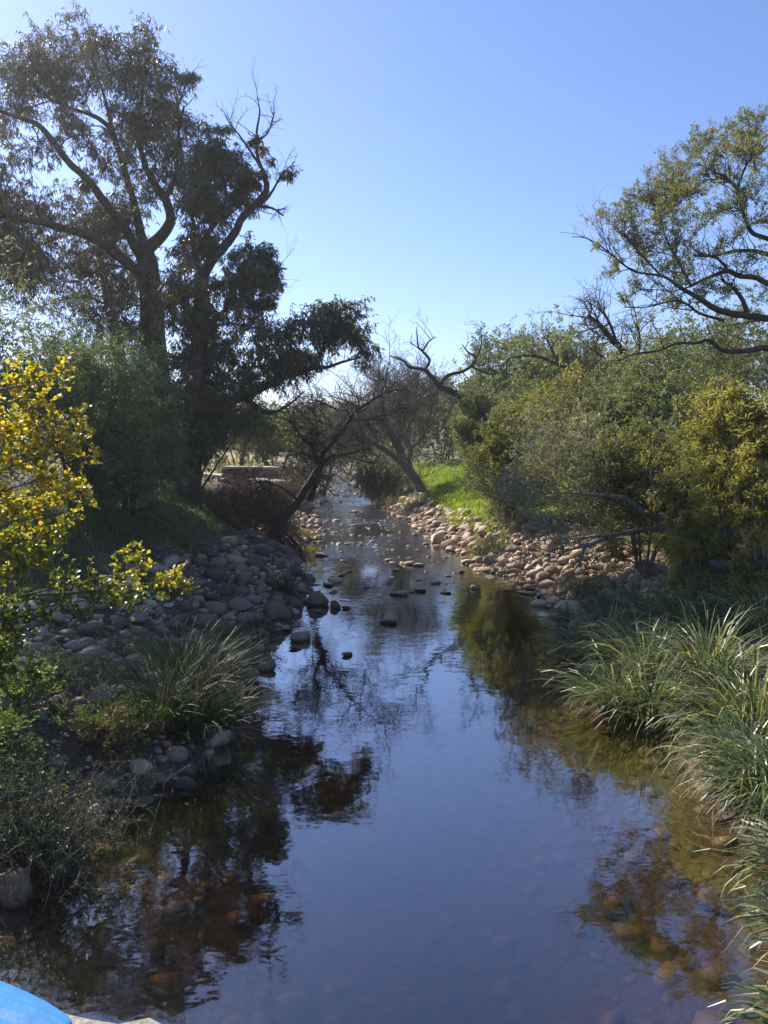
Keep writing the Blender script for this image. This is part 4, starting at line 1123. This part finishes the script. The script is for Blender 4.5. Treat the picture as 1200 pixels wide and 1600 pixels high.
GR = "sedge clumps lining the lit bank"
SEDGES = [  # label, px, py (base), z, n, rad, L
    ("upright dark sedge tussock under the small yellow-green bush", 1000, 960, .55, 240, .30, 1.15),
    ("tall blue-green sedge tussock in the middle of the shaded sedge bed", 1080, 985, .6, 260, .34, 1.25),
    ("sedge tussock in front of the log's end", 1135, 970, .7, 250, .32, 1.2),
    ("sedge tussock at the picture edge below the fallen log", 1190, 985, .75, 260, .34, 1.25),
    ("greyish sedge tussock nearest the pebble shore", 930, 1010, .3, 210, .28, .95),
    ("low grey sedge hanging into the water at the shore corner", 905, 1005, .12, 170, .22, .75),
    ("sedge tussock half way down the shaded bank", 1010, 1050, .35, 260, .32, 1.15),
    ("thick sedge tussock with pale dead leaves in the bed's centre", 1110, 1060, .5, 270, .34, 1.2),
    ("drooping sedge with leaf tips touching the water at the bank's bulge", 965, 1090, .15, 240, .28, .95),
    ("bright-centred sedge fan leaning over the water", 1015, 1105, .2, 240, .28, 1.0),
    ("dark sedge in the recess between shaded and sunlit sedges", 1085, 1130, .3, 230, .3, 1.05),
    ("sedge tussock at the picture edge where the sun begins", 1180, 1110, .6, 260, .34, 1.2),
    ("first sunlit sedge tussock arching over the dark recess", 1130, 1190, .35, 260, .3, 1.1),
    ("sunlit sedge spilling over the amber shallows", 1165, 1265, .15, 260, .27, .95),
    ("broad sunlit sedge tussock at the picture edge", 1190, 1210, .5, 270, .32, 1.15),
    ("yellow sunlit sedge above the submerged amber boulder", 1235, 1350, .25, 260, .25, .85),
    ("small yellow sedge fan low at the picture edge", 1262, 1460, .2, 220, .22, .8),
    ("nearest yellow sedge fan at the bottom corner", 1280, 1590, .2, 230, .22, .8),
    ("sedge tuft beside the mossy cream boulder", 885, 970, .1, 120, .14, .6),
    ("sedge clump behind the shaded bed beside the pebbles", 960, 985, .45, 200, .3, 1.05),
    ("sedge clump between the log and the shaded bed", 1060, 940, .8, 220, .32, 1.15),
]
for (lab, px, py, z, n, rad, L) in SEDGES:
    px += 34 if py > 1120 else 0
    sedge(lab, px, py, z, int(n * 1.3), rad * 1.1, L * (1.1 if py < 1120 else .85), wd=.019, group=GR, droopk=1.2 if py < 1120 else 1.5, elev=(42 if py < 1120 else 35, 88))
GL = "dark sedge tussocks on the shaded bank"
for (lab, px, py, z, n, rad, L) in [
    ("tall dark sedge tussock on the shaded bank by the still pool", 285, 1085, .35, 420, .42, 1.25),
    ("dark sedge draping to the waterline beside the flat grey stone", 310, 1150, .1, 360, .36, 1.05),
    ("dark sedge behind the tall tussock near the cobbles", 330, 1050, .35, 300, .36, 1.05),
    ("narrow dark sedge next to the fern clump", 250, 1140, .25, 240, .28, .95),
    ("small brown sedge by the bank tip boulder", 400, 985, .3, 200, .3, .6),
    ("little dark sedge under the leaning leafless tree", 440, 925, .3, 160, .25, .6),
    ("small dark sedge low on the cobble bank beside the spit", 350, 975, .6, 140, .22, .5)]:
    sedge(lab, px, py, z, int(n * 1.5), rad, L * 1.02, wd=.013, group=GL, droopk=.85, mat='sedge_shaded', elev=(50, 88))

def herb(label, px, py, z, rx_, h, n, mat='herb', ls=.05, lw=.025, name="herb_plant", group=None, bare=0, nl=8, cat="plant", d=None, trail=0.0, depth=1.0):
    P = WZ(px, py, z) if d is None else W(px, py, d)
    b = np.array([P[0], P[1], gz(P[0], P[1])])
    root = thing(name, label, cat, b, group)
    st = np.stack([b[0] + rng.normal(size=n) * rx_ * .6, b[1] + rng.normal(size=n) * rx_ * .5 * depth, np.zeros(n)], -1)
    st[:, 2] = np.maximum(ground_z(st[:, 0], st[:, 1]), 0.02)
    dr = nrm(np.stack([rng.normal(size=n) * .5 + trail, rng.normal(size=n) * .5, np.full(n, 1.0)], -1))
    e = st + dr * (h * rng.uniform(.5, 1.1, n))[:, None]
    P0 = curve_to(st, e, nrm(dr + np.array([0, 0, .6])), 7)
    R0 = np.full((n, 7), .004) * np.linspace(1, .5, 7)
    br, cr = Bag(), Bag()
    V, F = tube(P0, R0, 3); br.add(V, F)
    P1, R1, L1, _ = sprout(P0, R0, 4, .25, 1, np.full(n, h * .35), .7, .1, 5, .15, .003)
    V, F = tube(P1[:, ::2], np.maximum(R1[:, ::2], .0015), 3); br.add(V, F)
    leaves_on(cr, P1, nl, .15, 1.05, ls, lw, .8, .1)
    link("stems", br.mesh("stems", M['bark_grey'], b), root, kind="stuff")
    link("foliage", cr.mesh("foliage", M[mat], b, smooth=False), root, kind="stuff")
    return root
herb("dark trailing bush hanging over the water at the lower picture edge", 40, 1300, .35, .75, .9, 150, 'deep', .045, .012, "trailing_bush", cat="shrub", nl=12)
herb("dense dark bush on the waterline above the pinkish boulder", 70, 1330, .1, .5, .55, 110, 'deep', .04, .011, "trailing_bush", cat="shrub", nl=12)
herb("leafy green weeds at the picture edge above the trailing bush", 5, 1190, .6, .35, .7, 60, 'herb', .07, .04)
herb("green weed patch at the picture edge beside the dark shingle", 20, 1110, .8, .4, .55, 60, 'herb', .06, .03)
herb("fern-like weed in front of the dark brown boulder", 140, 1165, .4, .25, .35, 30, 'herb', .06, .016)
herb("yellow-green weed clump behind the big tan boulder", 205, 1165, .3, .25, .5, 50, 'herb', .09, .014, nl=9)
herb("dry drooping weed stems over the big tan boulder", 175, 1195, .2, .22, .4, 50, 'dry', .1, .008, nl=6)
herb("dark weed patch among the cobbles below the yellow branch", 110, 1060, .8, .6, .5, 110, 'dark', .045, .015)
herb("dark weeds on the cobble slope under the yellow branch", 220, 960, 1.2, .5, .4, 80, 'dark', .045, .015)
herb("yellow-green weed patch at the foot of the leaning tree", 470, 862, .15, .5, .35, 90, 'yellow', .05, .018)
herb("weeds on the far side of the leaning tree's foot", 465, 835, .3, .6, .35, 70, 'wattle', .06, .02)
herb("grey-green weedy tuft between the bright grass and the pebbles", 640, 790, .6, .7, .6, 90, 'grey', .07, .015)
herb("dry grey tuft at the edge of the bright grass", 610, 780, .5, .7, .6, 80, 'grey', .07, .015)
herb("light green weeds where the shrub meets the pebble shore", 760, 835, .9, .5, .6, 90, 'wattle', .06, .02)
herb("weeds among the pebbles under the sprawling branches", 905, 910, .5, .5, .45, 90, 'wattle', .06, .015)
herb("sparse weeds on the shingle beside the sedge bed", 935, 940, .45, .4, .5, 80, 'olive', .06, .014)

def grass_field(name, label, n, fx, mat, h, wd):
    x, y = fx(n)
    z = ground_z(x, y)
    az = U(0, 6.28, len(x))
    ln = h * rng.uniform(.4, 1.2, len(x)) * (.75 + .5 * np.sin(x * 2.3 + y * 1.1) * np.sin(y * 1.7))
    ln = np.maximum(ln, h * .3)
    lean = np.stack([np.cos(az), np.sin(az), 0 * az], -1)
    side = np.stack([-np.sin(az), np.cos(az), 0 * az], -1) * wd * .5
    b = np.stack([x, y, z - .02], -1)
    m1 = b + np.array([0, 0, 1]) * ln[:, None] * .6 + lean * (ln * .15)[:, None]
    t_ = b + np.array([0, 0, 1]) * ln[:, None] * .92 + lean * (ln * .55)[:, None]
    V = np.stack([b - side, b + side, m1 + side * .8, m1 - side * .8, t_], 1).reshape(-1, 3)
    k_ = np.arange(len(x))[:, None] * 5
    A = np.repeat(np.clip(rng.random(len(x)) * .7 + .3 * (.5 + .5 * np.sin(x * 1.3) * np.sin(y * .9)), 0, 1), 1)
    me = mesh(name, V, [k_ + np.array([[2, 4, 3]]), k_ + np.array([[0, 1, 2, 3]])], M[mat], {"rnd": ('FACE', np.concatenate([A, A]))}, False)
    o = link(name, me, kind="stuff")
    o["label"] = label
    o["category"] = "grass"
def zone(y0, y1, s0, s1, side, pw=1.0):
    def f(n):
        x, y = f0(n * 2)
        k_ = rng.random(len(x)) < .15 + 1.1 * np.clip(.5 + .6 * np.sin(x * 1.9 + 1.3 * np.sin(y * .8)) * np.sin(y * 1.1 + .7), 0, 1)
        return x[k_][:n], y[k_][:n]
    def f0(n):
        y = y0 + (y1 - y0) * rng.random(n) ** pw
        s = s0 + (s1 - s0) * rng.random(n)
        s = s + .35 * np.sin(y * 1.9) + .2 * np.sin(y * 4.3 + 1)
        return ((xr(y) + s) if side == 'R' else (xl(y) - s)), y
    return f
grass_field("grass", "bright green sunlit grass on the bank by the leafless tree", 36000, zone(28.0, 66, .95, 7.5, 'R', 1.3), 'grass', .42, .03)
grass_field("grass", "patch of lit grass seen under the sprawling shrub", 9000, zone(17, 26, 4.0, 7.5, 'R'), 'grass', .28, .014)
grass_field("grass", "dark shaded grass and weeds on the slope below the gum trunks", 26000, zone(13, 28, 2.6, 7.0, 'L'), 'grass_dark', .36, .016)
grass_field("grass", "pale sunlit grass beyond the stone wall", 6000, lambda n: (U(-26, -9, n), U(40, 75, n)), 'strawgrass', .4, .03)
grass_field("grass", "lit grass on the hump beside the thick gum trunk", 2500, lambda n: (W(340, 780, 26)[0] + rng.normal(size=n) * .35, 26.5 + rng.normal(size=n) * .5), 'grass', .25, .014)

# ------------------------------------------------------------------ yellow-leaved tree close by
dY = 4.9
limY = []
YB = np.array([-3.9, 4.6, 0]); YB[2] = gz(YB[0], YB[1]) - .05
def yl(pts, r0=.012):
    A = np.array([W(p[0] - 22, p[1], dY + p[2]) for p in pts])
    q = spline(A, 16)
    return np.concatenate([q, np.linspace(r0, .002, 16)[:, None]], 1)
stem = spline(np.array([YB, YB + [.15, .05, .9], YB + [.35, .1, 1.9], W(-120, 700, dY), W(-90, 560, dY), W(-70, 480, dY)]), 26)
limY.append(np.concatenate([stem, np.linspace(.05, .01, 26)[:, None]], 1))
YSH = [[(-120, 690, 0), (-50, 640, 0), (20, 610, .1), (70, 600, .1), (112, 585, .1)], [(-120, 690, .2), (-50, 640, .2), (20, 630, .3), (80, 625, .3)],
       [(-120, 760, 0), (-40, 720, 0), (40, 690, 0), (100, 660, 0), (148, 648, 0)], [(-110, 740, .3), (-30, 710, .3), (30, 690, .4), (60, 660, .4)],
       [(-120, 800, 0), (-30, 760, 0), (50, 725, -.1), (110, 705, -.1), (152, 692, -.1)], [(-100, 800, -.2), (-20, 780, -.2), (50, 760, -.2), (110, 740, -.2)],
       [(-100, 830, .1), (-20, 800, .1), (60, 775, .1), (120, 765, .1), (160, 768, .1)], [(-100, 860, 0), (-20, 830, 0), (60, 810, 0), (120, 800, 0)], [(-100, 880, .2), (-20, 860, .2), (60, 845, .2), (115, 835, .2)],
       [(-120, 960, .2), (-20, 950, .2), (80, 925, .2), (170, 905, .2), (230, 890, .2), (245, 880, .2)], [(60, 930, .2), (150, 925, .25), (220, 915, .3), (270, 912, .3), (308, 916, .3)], [(-60, 960, 0), (30, 960, 0), (110, 945, 0), (180, 935, 0), (215, 940, 0)],
       [(-120, 1040, 0), (-30, 1000, 0), (30, 975, 0), (80, 965, 0)], [(-120, 1080, 0), (-30, 1060, 0), (30, 1050, 0), (82, 1048, 0)], [(-100, 920, -.1), (-20, 900, -.1), (50, 890, -.1), (100, 880, -.1)], [(-100, 1000, .1), (-20, 1010, .1), (20, 1020, .1), (45, 1000, .1)],
       [(-120, 660, -.2), (-60, 680, -.2), (0, 680, -.2), (50, 670, -.2)], [(-120, 720, .5), (-40, 760, .5), (30, 790, .5), (90, 790, .5)], [(-100, 780, -.3), (-40, 850, -.3), (20, 870, -.3), (90, 870, -.3)]]
for q in YSH:
    limY.append(yl(q))
yroot = thing("autumn_tree", "young tree with glowing yellow and orange leaves close by on the shaded bank", "tree", YB)
b_ = Bag(); V, F = tube(limY[0][None, :, :3], limY[0][None, :, 3], 8); b_.add(V, F)
link("trunk", b_.mesh("trunk", M['bark_grey'], YB), yroot)
b_ = Bag()
Pq = np.stack([q[:, :3] for q in limY[1:]]); Rq = np.stack([q[:, 3] for q in limY[1:]])
V, F = tube(Pq, Rq, 5); b_.add(V, F)
P1, R1, L1, par = sprout(Pq, Rq, 24, .1, 1.0, np.full(len(Pq), .15), .55, .12, 6, .1, .004)
V, F = tube(P1, np.maximum(R1, .0016), 4); b_.add(V, F)
P2, R2, L2, par2 = sprout(P1, R1, 3, .2, 1.0, np.full(len(P1), .09), .55, .1, 5, .1, .002)
V, F = tube(P2, np.maximum(R2, .0012), 3); b_.add(V, F)
link("branches", b_.mesh("branches", M['bark_grey'], YB), yroot, kind="stuff")
def obovate():
    t_ = np.array([0, .25, .5, .72, .9, 1.0])
    w_ = np.array([.04, .2, .33, .37, .24, .02])
    V = []
    for a, w in zip(t_, w_):
        zc = -.10 * a * a
        V += [(-w, a, zc + .22 * w), (0, a, zc), (w, a, zc + .22 * w)]
    F = []
    for k_ in range(5):
        o_ = k_ * 3
        F += [(o_, o_ + 1, o_ + 4, o_ + 3), (o_ + 1, o_ + 2, o_ + 5, o_ + 4)]
    return np.array(V), np.array(F)
LV, LF = obovate()
LEAF_ME = mesh("leaf", LV, [LF], M['autumn'])
keep_ = [0, 1, 2, 6, 7, 8, 9, 10, 11, 15, 16, 17]
LV2 = LV[keep_]; LF2 = LF[:6]
allP = np.concatenate([P2, P1[:, ::1][:, :5]]) if False else P2
N_ = len(P2)
par_ = np.concatenate([np.repeat(np.arange(N_), 7), np.arange(N_)])
tt = np.concatenate([rng.uniform(.05, .95, 7 * N_), np.full(N_, .99)])
pos, tan = along(P2, par_, tt)
d_ = nrm(tan * .45 + rand_dir(len(pos)) * .6 + np.array([0, 0, .25]))
side_ = nrm(np.cross(d_, np.array([0, 0, 1.]) + rand_dir(len(pos)) * .8))
up_ = np.cross(side_, d_)
ls_ = .035 * rng.uniform(.55, 1.2, len(pos))
px_, py_, dep_ = project(pos)
seen = (px_ > 5) & (px_ < 330) & (py_ > 540) & (py_ < 1100)
# more yellow towards the sunlit outside and the top, greener low down: two kinds of ripeness
ripe = np.clip(.52 - .55 * sm(790, 960, py_) + .25 * sm(120, 250, px_) * sm(840, 880, py_) + rng.normal(size=len(pos)) * .2, 0, 1)
pick = np.argsort(-(seen * (1 + ls_ / .06 - dep_ * .05 + ripe * .5)))[:300]
ispart = np.zeros(len(pos), bool); ispart[pick] = True
lm_by = []
for k_, c in enumerate([(.08, .13, .025), (.18, .22, .03), (.46, .41, .04), (.56, .43, .035), (.52, .28, .03)]):
    cols = [(0, tuple(v * .8 for v in c)), (1, tuple(min(1, v * 1.15) for v in c))]
    me = LEAF_ME.copy(); me.materials.clear(); me.materials.append(leaf_mat("ripe_leaf", cols, .55, (1.25, 1.2, .7), src='obj', spec=.6, rough=.38))
    lm_by.append(me)
for i in pick:
    o = link("leaf", lm_by[int(np.clip(ripe[i] * 5, 0, 4))], yroot)
    mtx = np.eye(4)
    mtx[:3, 0], mtx[:3, 1], mtx[:3, 2] = side_[i] * ls_[i], d_[i] * ls_[i], up_[i] * ls_[i]
    mtx[:3, 3] = pos[i] - YB
    o.matrix_local = Matrix(mtx.tolist())
r_ = np.where(~ispart)[0]
Vm = pos[r_][:, None] + ls_[r_][:, None, None] * (LV2[None, :, :1] * side_[r_][:, None] + LV2[None, :, 1:2] * d_[r_][:, None] + LV2[None, :, 2:] * up_[r_][:, None])
Fm = (np.arange(len(r_))[:, None, None] * len(LV2) + LF2[None]).reshape(-1, 4)
b_ = Bag(); b_.add(Vm.reshape(-1, 3), Fm, np.repeat(ripe[r_], len(LF2)))
link("foliage", b_.mesh("foliage", M['autumn_mass'], YB), yroot, kind="stuff")

# ------------------------------------------------------------------ dry stone walls
def block_mesh(seed, mat):
    r = np.random.default_rng(seed)
    import bmesh
    bm = bmesh.new()
    bmesh.ops.create_cube(bm, size=1.0)
    bmesh.ops.bevel(bm, geom=bm.edges[:], offset=.12, segments=1, affect='EDGES')
    for v in bm.verts:
        v.co += Vector(r.normal(size=3) * .035)
    me = bpy.data.meshes.new("block")
    bm.to_mesh(me); bm.free()
    me.materials.append(mat)
    return me
BLK = [block_mesh(s_, M['wallstone']) for s_ in range(8)]
COP = [block_mesh(50 + s_, M['coping']) for s_ in range(4)]
def dry_wall(label, a, b, top, courses, ch, th=.45):
    a, b = np.asarray(a, float), np.asarray(b, float)
    L = np.linalg.norm(b - a); u = (b - a) / L
    ang = math.atan2(u[1], u[0])
    root = thing("stone_wall", label, "wall", (*((a + b) / 2), top - courses * ch))
    base = np.array([*((a + b) / 2), top - courses * ch])
    for c in range(courses):
        x = -rng.uniform(0, .25)
        while x < L:
            w_ = rng.uniform(.26, .55)
            o = link("stone", BLK[int(rng.integers(8))], root)
            p_ = a + u * (x + w_ / 2)
            o.location = (p_[0] - base[0], p_[1] - base[1] + rng.normal() * .02, ch * (c + .5))
            o.scale = (w_ * .98, th * rng.uniform(.92, 1.08), ch * rng.uniform(.9, 1.02))
            o.rotation_euler = (0, rng.normal() * .03, ang)
            x += w_
    x = 0
    while x < L:
        w_ = rng.uniform(.7, 1.0)
        o = link("coping_stone", COP[int(rng.integers(4))], root)
        p_ = a + u * (x + w_ / 2)
        o.location = (p_[0] - base[0], p_[1] - base[1], ch * courses + .05)
        o.scale = (w_ * .985, th * 1.15, .11)
        o.rotation_euler = (0, rng.normal() * .012, ang)
        x += w_
    return root
wa, wb = WZ(296, 738, 2.5)[:2], WZ(440, 753, 2.5)[:2]
dry_wall("dark dry stone retaining wall with pale coping beside the gum trunk", wa, wb, 2.45, 6, .24)
wa, wb = WZ(352, 730, 2.95)[:2], WZ(420, 731, 2.95)[:2]
dry_wall("low pale stone wall on the terrace behind the retaining wall", wa, wb, 2.9, 4, .2)

# ------------------------------------------------------------------ fallen log, root mound, parapet, blue cloth
q = limb_px([(1108, 884, 14.2, 19), (1150, 883, 14, 20), (1200, 880, 13.8, 20), (1290, 876, 13.6, 24), (1400, 872, 13.4, 26)], 26, .05)
q[:, 3] *= 1 + .06 * np.sin(np.arange(26) * 1.7)
b0 = q[0, :3].copy()
lr = thing("fallen_log", "dark fallen log lying across the bank behind the sedges", "log", b0)
V, F = tube(q[None, :, :3], q[None, :, 3], 14)
n0 = len(V)
V = np.vstack([V, q[0, :3] + [-.02, 0, 0]]); cap = np.stack([np.full(14, n0), (np.arange(14) + 1) % 14, np.arange(14)], -1)
bb = Bag(); bb.V, bb.F, bb.n = [V], [F, cap], len(V)
link("trunk", bb.mesh("trunk", M['bark'], b0), lr)
for (pa, pb) in (((1160, 885), (1165, 915)), ((1140, 878), (1128, 862))):
    s_ = limb_px([(*pa, 14, 8), ((pa[0] + pb[0]) / 2 + 3, (pa[1] + pb[1]) / 2, 13.9, 6), (*pb, 13.8, 3)], 8, .05)
    V, F = tube(s_[None, :, :3], s_[None, :, 3], 7)
    bb = Bag(); bb.add(V, F); link("branch_stub", bb.mesh("branch_stub", M['bark'], b0), lr)

# roots of the leaning tree spilling over the undercut bank
rb = W(432, 862, 24.8); rb[2] = gz(rb[0], rb[1])
rr = thing("root_mass", "dark tangled roots hanging down the undercut bank below the leaning tree", "roots", rb)
N_ = 90
a_ = np.stack([rb[0] + rng.normal(size=N_) * .35, rb[1] + rng.normal(size=N_) * .3, np.full(N_, .85) + rng.normal(size=N_) * .1], -1)
e_ = np.stack([a_[:, 0] + U(-.2, .7, N_), a_[:, 1] - U(0, .7, N_), U(-.05, .25, N_)], -1)
P0 = curve_to(a_, e_, np.tile([[.4, -.4, .3]], (N_, 1)), 8)
V, F = tube(P0, U(.008, .03, N_)[:, None] * np.linspace(1, .4, 8)[None], 5)
bb = Bag(); bb.add(V, F)
link("roots", bb.mesh("roots", M['bark_dark'], rb), rr, kind="stuff")

# bridge parapet under the camera
m, nt, out = new_mat("rough_concrete")
geo = nd(nt, "ShaderNodeNewGeometry")
n = nd(nt, "ShaderNodeTexNoise"); n.inputs["Scale"].default_value = 130; n.inputs["Detail"].default_value = 8; n.inputs["Roughness"].default_value = .7
nt.links.new(geo.outputs["Position"], n.inputs["Vector"])
p = nd(nt, "ShaderNodeBsdfPrincipled"); p.inputs["Roughness"].default_value = .95
nt.links.new(ramp(nt, [(.35, (.2, .18, .15)), (.6, (.42, .39, .34))], n.outputs[0]), p.inputs["Base Color"])
bp = nd(nt, "ShaderNodeBump"); bp.inputs["Distance"].default_value = .006
nt.links.new(n.outputs[0], bp.inputs["Height"]); nt.links.new(bp.outputs[0], p.inputs["Normal"])
nt.links.new(p.outputs[0], out.inputs[0])
ZP = 3.5
e0, e1 = WZ(80, 1583, ZP)[:2], WZ(190, 1600, ZP)[:2]
u = (e1 - e0) / np.linalg.norm(e1 - e0)
nv = np.array([u[1], -u[0]])
nv = nv if nv[1] < 0 else -nv           # towards the camera side
K_ = 260
ts = np.linspace(-3.0, 3.4, K_)
prof_p = [(0.02, -1.2), (0.02, -.09), (-.03, -.09), (-.03, -.02), (-.012, 0), (.12, .006), (.30, 0), (.33, -.02), (.33, -1.2)]
V = []
for j, (o_, z_) in enumerate(prof_p):
    jit = (.0035 if 2 <= j <= 6 else 0)
    for t_ in ts:
        p_ = e0 + u * t_ + nv * (o_ + .012 + rng.normal() * jit)
        V.append((p_[0], p_[1], ZP + z_ + rng.normal() * jit * .6))
V = np.array(V)
ii = np.concatenate([np.arange(K_ - 1) + j * K_ for j in range(len(prof_p) - 1)])
par_o = link("bridge_parapet", mesh("bridge_parapet", V, [np.stack([ii, ii + 1, ii + K_ + 1, ii + K_], -1)], m))
tag(par_o, "rough pale concrete edge of the bridge parapet at the bottom corner", "parapet")

# blue cloth lying on the parapet
m, nt, out = new_mat("blue_cloth")
p = nd(nt, "ShaderNodeBsdfPrincipled"); p.inputs["Roughness"].default_value = .6; p.inputs["Base Color"].default_value = (.005, .24, .60, 1)
p.inputs["Sheen Weight"].default_value = .2
tl = nd(nt, "ShaderNodeBsdfTranslucent"); tl.inputs[0].default_value = (.03, .5, .85, 1)
tcx = nd(nt, "ShaderNodeTexCoord")
wv_ = nd(nt, "ShaderNodeTexWave"); wv_.inputs["Scale"].default_value = 60; wv_.inputs["Distortion"].default_value = 6; wv_.inputs["Detail"].default_value = 3
cn = nd(nt, "ShaderNodeTexNoise"); cn.inputs["Scale"].default_value = 45; cn.inputs["Detail"].default_value = 4
nt.links.new(tcx.outputs["Object"], wv_.inputs["Vector"]); nt.links.new(tcx.outputs["Object"], cn.inputs["Vector"])
b1 = nd(nt, "ShaderNodeBump"); b1.inputs["Strength"].default_value = .25; b1.inputs["Distance"].default_value = .006; nt.links.new(cn.outputs[0], b1.inputs["Height"])
b2 = nd(nt, "ShaderNodeBump"); b2.inputs["Strength"].default_value = .02; b2.inputs["Distance"].default_value = .001; nt.links.new(wv_.outputs[1], b2.inputs["Height"]); nt.links.new(b1.outputs[0], b2.inputs["Normal"])
nt.links.new(b2.outputs[0], p.inputs["Normal"]); nt.links.new(b2.outputs[0], tl.inputs["Normal"])
ms = nd(nt, "ShaderNodeMixShader"); ms.inputs[0].default_value = .3
nt.links.new(p.outputs[0], ms.inputs[1]); nt.links.new(tl.outputs[0], ms.inputs[2]); nt.links.new(ms.outputs[0], out.inputs[0])
c0, c1 = np.array([*WZ(-150, 1590, ZP)[:2], ZP]), np.array([*WZ(94, 1632, ZP)[:2], ZP])
nu, nv_ = 60, 72
su, sv_ = np.meshgrid(np.linspace(0, 1, nu), np.linspace(0, np.pi, nv_))      # along the bundle, across its arch
ax = c1 - c0; al = np.linalg.norm(ax); ax = ax / al
sd = np.cross([0, 0, 1.], ax)
hh = .012 * (1 - su) ** .85 + .004
ww = .04 * (1 - su) ** .5 + .015
cre = 1 + .10 * np.abs(np.sin(sv_ * 2.5 + su * 3.0)) - .13 * np.exp(-((sv_ - 1.15 - .5 * su) / .10) ** 2) - .10 * np.exp(-((sv_ - 1.9 + .35 * su) / .08) ** 2) + .03 * np.sin(sv_ * 23 + 6 * su) * su
V = c0 + ax * (su * al)[..., None] + sd * (np.cos(sv_) * ww * cre)[..., None] + np.array([0, 0, 1.]) * (np.sin(sv_) ** .9 * hh * cre + .002)[..., None]
V = V.reshape(-1, 3)
I = (np.arange(nv_ - 1)[:, None] * nu + np.arange(nu - 1)[None])
F = np.stack([I, I + 1, I + nu + 1, I + nu], -1).reshape(-1, 4)
cl_o = link("blue_cloth", mesh("blue_cloth", V, [F], m))
tag(cl_o, "bright blue folded cloth lying on the parapet at the bottom corner", "cloth")

# ------------------------------------------------------------------ air
m, nt, out = new_mat("haze_air")
pv = nd(nt, "ShaderNodeVolumePrincipled")
pv.inputs["Color"].default_value = (.93, .96, 1, 1)
pv.inputs["Density"].default_value = .0006
pv.inputs["Anisotropy"].default_value = .6
nt.links.new(pv.outputs[0], out.inputs["Volume"])
bx0, bx1 = np.array([-700, -60, -3.0]), np.array([700, 700, 34.0])
V = np.array([[x, y, z] for x in (bx0[0], bx1[0]) for y in (bx0[1], bx1[1]) for z in (bx0[2], bx1[2])])
F = np.array([[0, 1, 3, 2], [4, 6, 7, 5], [0, 4, 5, 1], [2, 3, 7, 6], [0, 2, 6, 4], [1, 5, 7, 3]])
HAZE = True
if HAZE:
    hz = link("haze", mesh("haze", V, [F], m, smooth=False), kind="stuff")
